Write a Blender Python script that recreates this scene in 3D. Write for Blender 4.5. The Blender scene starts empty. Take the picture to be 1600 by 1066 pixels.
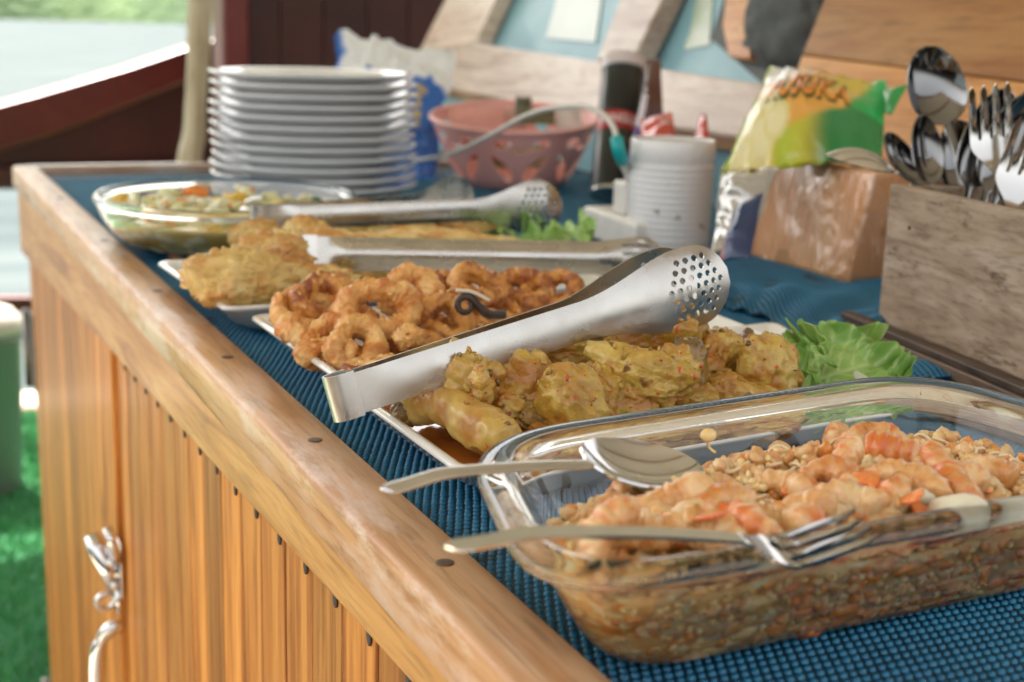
import bpy, bmesh, math, random
import numpy as np
from mathutils import Vector, Matrix
from mathutils.geometry import delaunay_2d_cdt
random.seed(7); rng = np.random.RandomState(7)
sc = bpy.context.scene
COL = sc.collection
R_ = math.radians
V = lambda *a: np.array(a, float)

# ------------------------------------------------------------------ camera
CAM = V(0, 0, 1.11)
F = 2130.0                      # focal length in pixels of the 1600 px wide photograph
_p, _r, _w = R_(13.0), R_(1.7), R_(25.4)
FWD = V(math.sin(_w) * math.cos(_p), math.cos(_w) * math.cos(_p), -math.sin(_p))
_rt = V(math.cos(_w), -math.sin(_w), 0)
_up = np.cross(_rt, FWD)
RT = math.cos(_r) * _rt + math.sin(_r) * _up
UP = -math.sin(_r) * _rt + math.cos(_r) * _up
cd = bpy.data.cameras.new('camera'); cam = bpy.data.objects.new('camera', cd); COL.objects.link(cam)
m = Matrix.Identity(4)
for i in range(3):
    m[i][0], m[i][1], m[i][2], m[i][3] = RT[i], UP[i], -FWD[i], CAM[i]
cam.matrix_world = m
cd.sensor_width = 36; cd.lens = F / 1600 * 36; cd.clip_start = .02; cd.clip_end = 5000
cd.dof.use_dof = True; cd.dof.focus_distance = .62; cd.dof.aperture_fstop = 10.0
sc.camera = cam

# ------------------------------------------------------------------ world, sun, exposure
SUN_EL, SUN_AZ = R_(60), R_(-14)           # the sun stands over the water beyond the far end of the counter
wd = bpy.data.worlds.new('World'); sc.world = wd; wd.use_nodes = True
nt = wd.node_tree; nt.nodes.clear()
sky = nt.nodes.new('ShaderNodeTexSky'); sky.sky_type = 'NISHITA'; sky.sun_disc = False
sky.sun_elevation = SUN_EL; sky.sun_rotation = SUN_AZ
sky.air_density = 1.0; sky.dust_density = 6.0; sky.ozone_density = 1.0
hs = nt.nodes.new('ShaderNodeHueSaturation'); hs.inputs['Saturation'].default_value = .25
bg = nt.nodes.new('ShaderNodeBackground'); bg.inputs['Strength'].default_value = .15
wo = nt.nodes.new('ShaderNodeOutputWorld')
wt = nt.nodes.new('ShaderNodeMix'); wt.data_type = 'RGBA'; wt.blend_type = 'MULTIPLY'; wt.inputs[0].default_value = 1; wt.inputs[7].default_value = (1, .965, .91, 1)
nt.links.new(sky.outputs[0], hs.inputs['Color']); nt.links.new(hs.outputs[0], wt.inputs[6]); nt.links.new(wt.outputs[2], bg.inputs[0]); nt.links.new(bg.outputs[0], wo.inputs[0])
sl = bpy.data.lights.new('sun', 'SUN'); sl.energy = 5.0; sl.angle = R_(.5); sl.color = (1, .95, .87)
so = bpy.data.objects.new('sun', sl); COL.objects.link(so)
sd = Vector((math.sin(SUN_AZ) * math.cos(SUN_EL), math.cos(SUN_AZ) * math.cos(SUN_EL), math.sin(SUN_EL)))
so.rotation_euler = sd.to_track_quat('Z', 'Y').to_euler()
sc.view_settings.view_transform = 'Standard'; sc.view_settings.look = 'None'
sc.view_settings.gamma = 1; sc.view_settings.exposure = 1.92
try: sc.view_settings.use_curve_mapping = False
except Exception: pass
sc.render.engine = 'CYCLES'
sc.cycles.use_denoising = True
sc.cycles.sample_clamp_indirect = 8
sc.cycles.max_bounces = 12; sc.cycles.transmission_bounces = 12; sc.cycles.transparent_max_bounces = 12

# ------------------------------------------------------------------ geometry helpers
def ray(x, y): return FWD + RT * ((x - 800) / F) - UP * ((y - 533) / F)
def G(x, y, z=.9):
    d = ray(x, y); return CAM + d * ((z - CAM[2]) / d[2])
def D(x, y, t): return CAM + ray(x, y) * t

def hash3(i, j, k):
    n = (i * 374761393 + j * 668265263 + k * 1274126177) & 0x7fffffff
    n = ((n ^ (n >> 13)) * 1103515245 + 12345) & 0x7fffffff
    return ((n ^ (n >> 16)) & 0xffff) / 65535.0 * 2 - 1
def vn(P):
    P = np.asarray(P, float) + 1000.0
    I = np.floor(P).astype(np.int64); f = P - I; f = f * f * (3 - 2 * f)
    i, j, k = I[..., 0], I[..., 1], I[..., 2]; a, b, c = f[..., 0], f[..., 1], f[..., 2]
    def L(x, y, t): return x + (y - x) * t
    return L(L(L(hash3(i, j, k), hash3(i + 1, j, k), a), L(hash3(i, j + 1, k), hash3(i + 1, j + 1, k), a), b),
             L(L(hash3(i, j, k + 1), hash3(i + 1, j, k + 1), a), L(hash3(i, j + 1, k + 1), hash3(i + 1, j + 1, k + 1), a), b), c)
def fbm(P, o=4):
    P = np.asarray(P, float); s = 0; a = 1; t = 0
    for n in range(o):
        s = s + a * vn(P * 2 ** n + n * 17.3); t += a; a *= .5
    return s / t
def sst(a, b, x):
    t = np.clip((x - a) / (b - a), 0, 1); return t * t * (3 - 2 * t)

def tag(o, label=None, cat=None, group=None, kind=None):
    if label: o['label'] = label
    if cat: o['category'] = cat
    if group: o['group'] = group
    if kind: o['kind'] = kind
    return o
def mk(name, v, f, mat=None, parent=None, smooth=True, loc=None, attrs=None):
    me = bpy.data.meshes.new(name)
    v = np.asarray(v, float)
    if loc is not None: v = v - np.asarray(loc)
    me.from_pydata(v.tolist(), [], [tuple(int(i) for i in q) for q in f])
    if smooth: me.polygons.foreach_set('use_smooth', [True] * len(me.polygons))
    mats = mat if isinstance(mat, (list, tuple)) else [mat]
    for mm in mats:
        if mm: me.materials.append(mm)
    if attrs:
        for k, a in attrs.items():
            a = np.asarray(a, float)
            if a.ndim == 1:
                at = me.attributes.new(k, 'FLOAT', 'POINT'); at.data.foreach_set('value', a)
            else:
                at = me.attributes.new(k, 'FLOAT_COLOR', 'POINT')
                at.data.foreach_set('color', np.hstack([a, np.ones((len(a), 1))]).ravel())
    me.update()
    return link(name, me, parent, loc)
def link(name, me, parent=None, loc=None):
    o = bpy.data.objects.new(name, me); COL.objects.link(o)
    if parent is not None: o.parent = parent
    if loc is not None: o.location = Vector([float(c) for c in loc])
    return o
def empty(name, loc, label, cat, group=None):
    o = bpy.data.objects.new(name, None); COL.objects.link(o); o.location = Vector([float(c) for c in loc])
    o.empty_display_size = .02
    return tag(o, label, cat, group)
def par(o, p):                               # parent keeping the world place (parents carry no rotation)
    o.parent = p; o.location = o.location - p.location; return o
def subs(o, n=1):
    s = o.modifiers.new('sub', 'SUBSURF'); s.levels = n; s.render_levels = n; return o
def bev(o, w=.002, seg=2):
    b = o.modifiers.new('bev', 'BEVEL'); b.width = w; b.segments = seg; b.limit_method = 'ANGLE'; b.angle_limit = R_(40)
    return o
def solid(o, t, off=0):
    s = o.modifiers.new('sol', 'SOLIDIFY'); s.thickness = t; s.offset = off
    e = o.modifiers.new('split', 'EDGE_SPLIT'); e.split_angle = R_(42); return o
BF = [(0, 3, 2, 1), (4, 5, 6, 7), (0, 1, 5, 4), (1, 2, 6, 5), (2, 3, 7, 6), (3, 0, 4, 7)]
def hexa(name, q, mat, parent=None, b=.0015, smooth=False, loc=None):
    q = np.asarray(q, float); c = q.mean(0) if loc is None else np.asarray(loc)
    o = mk(name, q, BF, mat, None, smooth, loc=c)
    if b: bev(o, b)
    if parent is not None: par(o, parent)
    return o
def box(name, lo, hi, mat, parent=None, b=.0015):
    x0, y0, z0 = lo; x1, y1, z1 = hi
    return hexa(name, [(x0, y0, z0), (x1, y0, z0), (x1, y1, z0), (x0, y1, z0), (x0, y0, z1), (x1, y0, z1), (x1, y1, z1), (x0, y1, z1)], mat, parent, b)
def obox(name, c, ux, uy, uz, mat, parent=None, b=.0015):     # box by base centre and three full edge vectors
    c, ux, uy, uz = map(np.asarray, (c, ux, uy, uz))
    q = [c - ux / 2 - uy / 2, c + ux / 2 - uy / 2, c + ux / 2 + uy / 2, c - ux / 2 + uy / 2]
    return hexa(name, q + [p + uz for p in q], mat, parent, b)

def loft(loops, closed=True, cap0=False, cap1=False, base=0):
    n = len(loops[0]); v = np.vstack(loops); f = []
    for a in range(len(loops) - 1):
        for i in range(n if closed else n - 1):
            j = (i + 1) % n
            f.append((base + a * n + i, base + a * n + j, base + (a + 1) * n + j, base + (a + 1) * n + i))
    k = len(v)
    if cap0:
        v = np.vstack([v, loops[0].mean(0)]); f += [(base + k, base + (i + 1) % n, base + i) for i in range(n)]; k += 1
    if cap1:
        o = (len(loops) - 1) * n
        v = np.vstack([v, loops[-1].mean(0)]); f += [(base + k, base + o + i, base + o + (i + 1) % n) for i in range(n)]
    return v, f
def spline(P, n):                              # Catmull-Rom through the points
    P = np.asarray(P, float); P = np.vstack([2 * P[0] - P[1], P, 2 * P[-1] - P[-2]])
    out = []; m_ = len(P) - 3
    for t in np.linspace(0, m_ - 1e-6, n):
        i = int(t); u = t - i; a, b, c, d = P[i:i + 4]
        out.append(.5 * ((2 * b) + (-a + c) * u + (2 * a - 5 * b + 4 * c - d) * u * u + (-a + 3 * b - 3 * c + d) * u ** 3))
    return np.array(out)
def frames(P, up=(0, 0, 1)):
    T = np.gradient(P, axis=0); T /= np.linalg.norm(T, axis=1)[:, None] + 1e-12
    up = np.asarray(up, float); N = []
    n = up - T[0] * (up @ T[0])
    if np.linalg.norm(n) < 1e-4: n = V(1, 0, 0) - T[0] * T[0][0]
    for t in T:
        n = n - t * (n @ t); n = n / (np.linalg.norm(n) + 1e-12); N.append(n)
    N = np.array(N); return T, N, np.cross(T, N)
def tube(P, r, k=10, flat=1.0, up=(0, 0, 1), caps=True):
    P = np.asarray(P, float); r = np.broadcast_to(np.asarray(r, float), (len(P),))
    T, N, B = frames(P, up); a = np.arange(k) / k * 2 * np.pi
    loops = [P[i] + r[i] * (flat * np.cos(a)[:, None] * N[i] + np.sin(a)[:, None] * B[i]) for i in range(len(P))]
    return loft(loops, True, caps, caps)
def join(parts):
    V_, F_ = [], []; b = 0
    for v, f in parts:
        V_.append(np.asarray(v)); F_ += [tuple(i + b for i in q) for q in f]; b += len(v)
    return np.vstack(V_), F_
def lathe(prof, k=64, ex=1, ey=1):
    a = np.arange(k) / k * 2 * np.pi
    return loft([np.stack([r * ex * np.cos(a), r * ey * np.sin(a), np.full(k, z)], 1) for r, z in prof], True, True, True)
def quadloop(C, inset, rad, z, n=9):
    """rounded quadrilateral (corners C, anticlockwise) moved inwards by inset"""
    C = np.asarray(C, float)[:, :2]; E = [C[(i + 1) % 4] - C[i] for i in range(4)]
    E = [e / np.linalg.norm(e) for e in E]; Nn = [V(-e[1], e[0]) for e in E]; Q = []
    for i in range(4):
        n0, n1 = Nn[i - 1], Nn[i]
        A = np.array([n0, n1]); Q.append(np.linalg.solve(A, V(n0 @ C[i] + inset, n1 @ C[i] + inset)))
    out = []
    for i in range(4):
        e0, e1, q = E[i - 1], E[i], Q[i]; a, b = q - e0 * rad, q + e1 * rad
        for t in np.linspace(0, 1, n):
            # superellipse like corner
            w0, w1, w2 = (1 - t) ** 2, 1.2 * 2 * t * (1 - t) / 1.2, t ** 2
            out.append(w0 * a + w1 * q + w2 * b)
        nb = Q[(i + 1) % 4] - e1 * rad
        for t in np.linspace(0, 1, 14)[1:-1]: out.append(b + (nb - b) * t)
    out = np.array(out); return np.hstack([out, np.full((len(out), 1), z)])
_ico = {}
def ico(n):
    if n not in _ico:
        b = bmesh.new(); bmesh.ops.create_icosphere(b, subdivisions=n, radius=1)
        _ico[n] = (np.array([v.co[:] for v in b.verts]), [tuple(v.index for v in f.verts) for f in b.faces]); b.free()
    return _ico[n]
def rot(a, b, c):
    return np.array(Matrix.Rotation(c, 3, 'Z') @ Matrix.Rotation(b, 3, 'Y') @ Matrix.Rotation(a, 3, 'X'))
def blobv(size, seed, lumps=6, lump=.45, amp=.12, freq=2.2, sub=4, fine=.03, yaw=0., pitch=0., roll_=0., bw=1.):
    """irregular lump: smooth union of spheres seen from the centre, then folded by noise"""
    r = np.random.RandomState(seed); d, f = ico(sub); size = np.asarray(size, float) / 2
    c = r.normal(size=(lumps, 3)); c /= np.linalg.norm(c, axis=1)[:, None]; c *= r.uniform(.3, .62, (lumps, 1)); rad = r.uniform(.3, .3 + lump, lumps)
    T = [np.full(len(d), .72)]
    for ci, ri in zip(c, rad):
        b = d @ ci; disc = b * b - ci @ ci + ri * ri
        T.append(np.where(disc > 0, b + np.sqrt(np.maximum(disc, 0)), 0))
    T = np.array(T); k = 14.0; t = np.log(np.exp(k * T).sum(0)) / k
    p = d * t[:, None]
    n1 = fbm(p * freq + seed * 3.1, 3); n2 = fbm(p * freq * 3.3 + seed * 5.7, 3)
    ridge = 1 - np.abs(fbm(p * freq * 1.7 + seed, 2)) * 2.4
    n3 = fbm(p * freq * 8 + seed * 2.3, 2); bil = np.abs(fbm(p * freq * 1.25 + seed * 1.9, 2)) * 2.0 + np.abs(fbm(p * freq * 2.9 + seed * 4.9, 2)) * 1.2 * bw + np.abs(fbm(p * freq * 6.5 + seed * 6.9, 2)) * .55 * bw
    t2 = .93 + amp * n1 * 1.3 + fine * (n2 * 1.8 + n3 * 1.1) + amp * .18 * ridge + amp * .75 * bil
    p = p * t2[:, None] * size / .9
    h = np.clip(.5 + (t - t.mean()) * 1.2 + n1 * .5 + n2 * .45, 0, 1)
    p = p @ rot(roll_, pitch, yaw).T
    return p, f, h
def blob(name, loc, size, mat, seed, **k):
    v, f, h = blobv(size, seed, **k)
    return mk(name, v + np.asarray(loc), f, mat, None, True, loc=loc, attrs={'h': h})

def sheet(outline, holes=(), step=.004, fn=None, seeds=True):
    """flat outline with real holes, triangulated with inner points, mapped by fn(x, y) -> 3D"""
    pts = [Vector(p) for p in outline]; edges = [(i, (i + 1) % len(outline)) for i in range(len(outline))]
    for h in holes:
        b = len(pts); pts += [Vector(p) for p in h]; edges += [(b + i, b + (i + 1) % len(h)) for i in range(len(h))]
    A = np.asarray(outline); lo, hi = A.min(0), A.max(0)
    def inside(px, py, poly):
        poly = np.asarray(poly); x, y = poly[:, 0], poly[:, 1]; x2, y2 = np.roll(x, -1), np.roll(y, -1)
        c = ((y > py) != (y2 > py)) & (px < (x2 - x) * (py - y) / (y2 - y + 1e-15) + x); return c.sum() % 2 == 1
    def near(px, py, poly, d):
        poly = np.asarray(poly); a = poly; b = np.roll(poly, -1, 0); ab = b - a; ap = V(px, py) - a
        t = np.clip((ap * ab).sum(1) / ((ab ** 2).sum(1) + 1e-15), 0, 1); return (np.linalg.norm(ap - ab * t[:, None], axis=1)).min() < d
    j = 0; y = lo[1] + step * .5
    while y < hi[1]:
        x = lo[0] + (step * .5 if j % 2 else 0)
        while x < hi[0]:
            if inside(x, y, outline) and not near(x, y, outline, step * .35) and not any((abs(np.mean(np.asarray(h), 0) - V(x, y)).max() < np.ptp(np.asarray(h), 0).max() + step) and (inside(x, y, h) or near(x, y, h, step * .3)) for h in holes):
                pts.append(Vector((x, y)))
            x += step
        y += step * .87; j += 1
    vo, eo, fo, *_ = delaunay_2d_cdt(pts, edges, [], 0, 1e-7)
    v2 = np.array([v[:] for v in vo]); F2 = []
    for f in fo:
        c = v2[list(f)].mean(0); q = v2[list(f)]
        if abs(((q[:, 0] * np.roll(q[:, 1], -1)) - (q[:, 1] * np.roll(q[:, 0], -1))).sum()) < step * step * .004: continue
        if inside(c[0], c[1], outline) and not any(inside(c[0], c[1], h) for h in holes if abs(np.mean(np.asarray(h), 0) - c).max() < np.ptp(np.asarray(h), 0).max()): F2.append(tuple(f))
    return np.array([fn(x, y) for x, y in v2]) if fn else np.hstack([v2, np.zeros((len(v2), 1))]), F2
def circ(cx, cy, r, n=12, e=1.): return [(cx + r * math.cos(i / n * 2 * math.pi), cy + e * r * math.sin(i / n * 2 * math.pi)) for i in range(n)]
def textmesh(s, size=1.0, bold=0.0, res=3):
    cu = bpy.data.curves.new('letters', 'FONT'); cu.body = s; cu.size = size; cu.offset = bold; cu.resolution_u = res; cu.align_x = 'CENTER'; cu.align_y = 'CENTER'
    o = bpy.data.objects.new('letters', cu); COL.objects.link(o)
    me = bpy.data.meshes.new_from_object(o.evaluated_get(bpy.context.evaluated_depsgraph_get()))
    v = np.array([p.co[:] for p in me.vertices]); f = [tuple(p.vertices) for p in me.polygons]
    bpy.data.objects.remove(o); bpy.data.curves.remove(cu); bpy.data.meshes.remove(me)
    return v, f

# ------------------------------------------------------------------ materials
def newmat(name):
    mt = bpy.data.materials.new(name); mt.use_nodes = True; t = mt.node_tree
    return mt, t, t.nodes['Principled BSDF']
def coords(t, stretch=(1, 1, 1), rnd=True):
    tc = t.nodes.new('ShaderNodeTexCoord'); mp = t.nodes.new('ShaderNodeMapping'); mp.inputs['Scale'].default_value = stretch
    t.links.new(tc.outputs['Object'], mp.inputs['Vector'])
    if rnd:
        oi = t.nodes.new('ShaderNodeObjectInfo'); mu = t.nodes.new('ShaderNodeMath'); mu.operation = 'MULTIPLY'; mu.inputs[1].default_value = 37.
        t.links.new(oi.outputs['Random'], mu.inputs[0]); cb = t.nodes.new('ShaderNodeCombineXYZ')
        for i in range(3): t.links.new(mu.outputs[0], cb.inputs[i])
        t.links.new(cb.outputs[0], mp.inputs['Location'])
    return mp.outputs[0]
def noise(t, vec, scale, detail=4, rough=.55, dist=0):
    n = t.nodes.new('ShaderNodeTexNoise'); n.inputs['Scale'].default_value = scale; n.inputs['Detail'].default_value = detail
    n.inputs['Roughness'].default_value = rough; n.inputs['Distortion'].default_value = dist
    t.links.new(vec, n.inputs['Vector']); return n.outputs['Fac']
def ramp(t, fac, cols):
    r = t.nodes.new('ShaderNodeValToRGB'); e = r.color_ramp.elements
    while len(e) < len(cols): e.new(.5)
    for el, (p, c) in zip(e, cols): el.position = p; el.color = (*c, 1)
    t.links.new(fac, r.inputs[0]); return r.outputs[0]
def mixc(t, fac, a, b, mode='MIX'):
    m_ = t.nodes.new('ShaderNodeMix'); m_.data_type = 'RGBA'; m_.blend_type = mode
    for k, s in ((0, fac), (6, a), (7, b)):
        if isinstance(s, (int, float)): m_.inputs[k].default_value = s
        elif isinstance(s, tuple): m_.inputs[k].default_value = (*s, 1)
        else: t.links.new(s, m_.inputs[k])
    return m_.outputs[2]
def bumpn(t, b, items):
    prev = None
    for h, strength, dist in items:
        n = t.nodes.new('ShaderNodeBump'); n.inputs['Strength'].default_value = strength; n.inputs['Distance'].default_value = dist
        t.links.new(h, n.inputs['Height'])
        if prev: t.links.new(prev, n.inputs['Normal'])
        prev = n.outputs[0]
    if prev: t.links.new(prev, b.inputs['Normal'])
def attr(t, name, col=False):
    a = t.nodes.new('ShaderNodeAttribute'); a.attribute_name = name; return a.outputs['Color' if col else 'Fac']
def rng_(t, fac, a, b, c, d):
    m_ = t.nodes.new('ShaderNodeMapRange'); t.links.new(fac, m_.inputs[0])
    for i, x in zip((1, 2, 3, 4), (a, b, c, d)): m_.inputs[i].default_value = x
    return m_.outputs[0]
def sets(b, **k):
    names = dict(rough='Roughness', metal='Metallic', coat='Coat Weight', coatr='Coat Roughness', sss='Subsurface Weight', sssc='Subsurface Scale', trans='Transmission Weight', ior='IOR', spec='Specular IOR Level', alpha='Alpha')
    for a, v in k.items(): b.inputs[names[a]].default_value = v
def PM(name, cols, scale=20, detail=4, stretch=(1, 1, 1), bump=(), rnd=True, dist=0, spots=None, rv=None, **k):
    """noise coloured surface. bump: (scale, strength, metres); spots: (scale, threshold, colour)"""
    mt, t, b = newmat(name); vec = coords(t, stretch, rnd); fac = noise(t, vec, scale, detail, dist=dist)
    c = ramp(t, fac, cols)
    for s, th, cc in (spots or ()):
        sp = noise(t, vec, s, 3); c = mixc(t, rng_(t, sp, th, th + .05, 0, 1), c, cc)
    t.links.new(c, b.inputs['Base Color']); sets(b, **k)
    if rv: t.links.new(rng_(t, noise(t, vec, rv[0], 3), .35, .65, rv[1], rv[2]), b.inputs['Roughness'])
    bumpn(t, b, [(noise(t, vec, s, 4), st, d) for s, st, d in bump])
    return mt
def flat(name, c, rough=.5, **k):
    return PM(name, [(.3, tuple(x * .93 for x in c)), (.7, tuple(min(1, x * 1.05) for x in c))], scale=60, rough=rough, **k)
def wood(name, c0, c1, c2, axis='z', fine=1., rough=.35, coat=.3, wear=None, **k):
    mt, t, b = newmat(name)
    st = {'x': (3, 45, 45), 'y': (45, 3, 45), 'z': (45, 45, 2.2)}[axis]
    vec = coords(t, st); n1 = noise(t, vec, 1.0 * fine, 5, .6, 1.2); n2 = noise(t, vec, 6. * fine, 3, .6)
    c = ramp(t, n1, [(.3, c0), (.47, c1), (.62, c2), (.72, c1)])
    c = mixc(t, rng_(t, n2, .5, .75, 0, .6), c, tuple(x * .5 for x in c0))
    kn = noise(t, coords(t, tuple(s_ * (.55 if s_ > 10 else 3) for s_ in st)), 1.0, 3, .5, .4); c = mixc(t, rng_(t, kn, .70, .78, 0, .7), c, tuple(x * .45 for x in c0))
    if wear:
        vw = coords(t, (2, .5, 2) if axis == 'y' else (.5, 2, 2) if axis == 'x' else (1, 1, 1)); w = noise(t, vw, wear[0], 6, .7)
        c = mixc(t, rng_(t, w, wear[1], wear[1] + .12, 0, 1), c, wear[2])
    oi = t.nodes.new('ShaderNodeObjectInfo')
    h = t.nodes.new('ShaderNodeHueSaturation'); t.links.new(c, h.inputs['Color']); t.links.new(rng_(t, oi.outputs['Random'], 0, 1, .66, 1.25), h.inputs['Value'])
    t.links.new(h.outputs[0], b.inputs['Base Color']); sets(b, rough=rough, coat=coat, coatr=.2, **{**dict(spec=.35), **k})
    bumpn(t, b, [(n1, .25, .0006), (n2, .2, .0003)])
    return mt
MAT = {}
TEAK = wood('teak', (.19, .055, .009), (.43, .158, .028), (.57, .255, .056), 'z', rough=.5, coat=.06, spec=.22)
TEAK_Y = wood('teak_lengthwise', (.28, .10, .022), (.48, .22, .055), (.58, .31, .10), 'y', rough=.45, coat=.08)
TEAK_X = wood('teak_crosswise', (.20, .06, .014), (.42, .16, .04), (.52, .24, .07), 'x', rough=.45, coat=.1)
RIMW = wood('worn_rim_wood', (.33, .15, .06), (.48, .26, .12), (.56, .36, .21), 'y', rough=.42, coat=.12, wear=(14, .52, (.56, .42, .33)))
RIMWX = wood('worn_rim_wood_cross', (.30, .15, .085), (.46, .28, .18), (.56, .40, .30), 'x', rough=.22, coat=.7, wear=(14, .5, (.60, .52, .47)))
PANELW = wood('panel_wood', (.40, .13, .03), (.62, .27, .08), (.70, .35, .12), 'y', fine=.5, rough=.4, coat=.3)
PALEW = wood('glare_pale_frame_wood', (.50, .34, .26), (.73, .56, .46), (.80, .67, .57), 'y', fine=.6, rough=.4, coat=.3)  # pale tone puts the overexposed glare of the varnish into the wood
GREYW = wood('grey_box_wood', (.28, .19, .125), (.47, .35, .245), (.57, .45, .34), 'y', fine=1.2, rough=.6, coat=0, wear=(30, .58, (.13, .07, .04)))
MAROON = PM('maroon_paint', [(.3, (.035, .006, .005)), (.7, (.065, .011, .009))], 6, rough=.4, bump=((40, .1, .002),))
MAROONR = PM('maroon_rail_paint', [(.3, (.075, .009, .007)), (.7, (.12, .016, .012))], 10, rough=.35, bump=((40, .1, .002),))
BLACKP = flat('dark_plug', (.03, .022, .018), .6)
CHROME = PM('chrome', [(.3, (.62, .62, .62)), (.7, (.72, .72, .72))], 30, metal=1, rough=.12)
STEEL = PM('brushed_steel', [(.3, (.50, .48, .44)), (.7, (.60, .58, .54))], 30, metal=1, rough=.25, bump=((300, .05, .0005),), rv=(40, .2, .34))
DSTEEL = PM('old_hinge_steel', [(.3, (.16, .15, .14)), (.7, (.28, .26, .24))], 60, metal=1, rough=.45)
CUTD = PM('dark_reflection_steel', [(.3, (.20, .20, .20)), (.7, (.26, .26, .26))], 20, metal=1, rough=.12)  # dark surroundings mirrored by the spoons are put into the steel colour
CUTL = PM('cutlery_steel', [(.3, (.58, .57, .55)), (.7, (.66, .65, .63))], 20, metal=1, rough=.09, rv=(60, .07, .16))

# ------------------------------------------------------------------ setting: water, hill, deck, unseen roof
wm = PM('sea_water', [(.35, (.036, .052, .055)), (.65, (.075, .092, .094))], .5, rough=.7, spec=.05, stretch=(.3, 1.6, 1), rnd=False, bump=((1.2, .5, .12), (.25, .4, .4)))
tag(mk('water', [(-3000, 4.3, -2), (3000, 4.3, -2), (3000, 3500, -2), (-3000, 3500, -2)], [(0, 1, 2, 3)], wm, smooth=False), kind='structure')
nx, ny = 160, 24; X = np.linspace(-500, 700, nx); T = np.linspace(0, 1, ny); hv = []
for t in T:
    for x in X: hv.append((x, 560 + 260 * t + 30 * math.sin(x / 90), -2.2 + 75 * t ** .6))
hv = np.array(hv); n_ = fbm(hv * .02, 4); hv[:, 2] += np.where(hv[:, 2] > -2, n_ * 14 + fbm(hv * .11, 3) * 7, 0) * np.clip((hv[:, 1] - 560) / 60 + .2, 0, 1); 
hf = [(j * nx + i, j * nx + i + 1, (j + 1) * nx + i + 1, (j + 1) * nx + i) for j in range(ny - 1) for i in range(nx - 1)]
hm = PM('hill_forest', [(.3, (.03, .07, .02)), (.55, (.06, .115, .035)), (.72, (.11, .17, .06))], .035, 8, rough=.9, rnd=False, bump=((.2, 1, 3),))
tag(mk('hill', hv, hf, hm), kind='structure')
ym = PM('turf_base', [(.3, (.012, .12, .04)), (.7, (.022, .17, .055))], 40, rough=.9, bump=((400, .8, .01),))
tag(box('deck', (-1.6, -2.0, -.12), (3.2, 4.2, -.004), flat('deck_boards', (.58, .49, .38), .5), b=0), kind='structure')
tag(box('turf', (-1.4, 1.7, -.004), (1.6, 3.95, .006), ym, b=0), kind='structure')
nb = 36000; bx = rng.uniform(-.3, .9, nb); by = rng.uniform(2.1, 3.93, nb); a = rng.uniform(0, 6.28, nb)
dx, dy = np.cos(a) * .0022, np.sin(a) * .0022; lx, ly = rng.normal(0, .006, nb), rng.normal(0, .006, nb); hz = rng.uniform(.018, .03, nb)
bv = np.stack([np.stack([bx - dx, by - dy, np.full(nb, .005)], 1), np.stack([bx + dx, by + dy, np.full(nb, .005)], 1), np.stack([bx + lx, by + ly, hz], 1)], 1).reshape(-1, 3)
tag(mk('artificial_grass', bv, np.arange(nb * 3).reshape(-1, 3), PM('grass_blade', [(.3, (.04, .26, .09)), (.7, (.10, .38, .13))], 30, rough=.55), smooth=False),
    'green artificial grass blades covering the deck', 'grass', kind='stuff')
roofm = flat('canopy_paint', (.80, .75, .66), .7)
rf = tag(box('unseen_roof', (-1.1, -.6, 2.2), (3.2, 4.05, 2.26), roofm, b=0), kind='structure')  # out-of-view cover; aft edge shortened to let sky light in from behind
for k, yy in enumerate(np.linspace(-.5, 3.8, 6)):
    par(box('roof_beam', (-1.05, yy, 2.13), (3.1, yy + .06, 2.2), flat('beam_paint%d' % k, (.36, .24, .15), .5) if k == 0 else bpy.data.materials['beam_paint0'], b=0), rf)

def YP(x, y, Y): d = ray(x, y); return CAM + d * (Y / d[1])
def slabY(name, px, Y, t, mat, parent=None, b=.006):
    """upright board: outline measured at distance Y, real thickness t behind it"""
    f = [YP(x, y, Y) for x, y in px]; n = len(f); v = f + [p + V(0, t, 0) for p in f]
    F_ = [tuple(range(n))[::-1], tuple(range(n, 2 * n))] + [(i, (i + 1) % n, n + (i + 1) % n, n + i) for i in range(n)]
    o = mk(name, v, F_, mat, None, False, loc=np.mean(f, 0)); bev(o, b)
    if parent is not None: par(o, parent)
    return o
# bulwark across the open end, dark maroon, with its sloping cap rail
bw = empty('bulwark', YP(150, 290, 3.95), 'dark maroon boat bulwark rising to the right with a sloping red cap rail, water behind', 'bulwark')
slabY('cap_rail', [(-60, 180), (-60, 258), (100, 206), (345, 108), (345, 58), (200, 107), (60, 148)], 3.86, .16, MAROONR, bw, .01)
e0 = [(-60, 235), (20, 215), (120, 180), (220, 140), (345, 90)]
slabY('side_panel', [(-60, 232), (-60, 294), (345, 294), (345, 90), (200, 138), (80, 188)], 3.93, .05, MAROON, bw)
slabY('lower_moulding', [(-60, 262), (-60, 296), (345, 296), (345, 250)], 3.9, .03, MAROON, bw)
rl = empty('lower_railing', YP(30, 480, 3.98), 'low maroon side railing bars in front of the bright water, behind the grey bin', 'railing')
slabY('rail_bar', [(-60, 466), (-60, 490), (140, 488), (140, 464)], 3.98, .04, MAROONR, rl, .004)
slabY('rail_bar', [(-60, 640), (-60, 664), (140, 662), (140, 638)], 3.98, .05, wood('rail_brown', (.10, .04, .02), (.2, .09, .05), (.26, .13, .08), 'x'), rl, .004)
for xx in (-50,): slabY('rail_post', [(xx - 12, 290), (xx - 12, 700), (xx + 12, 700), (xx + 12, 290)], 3.98, .05, MAROONR, rl, .004)
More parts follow.
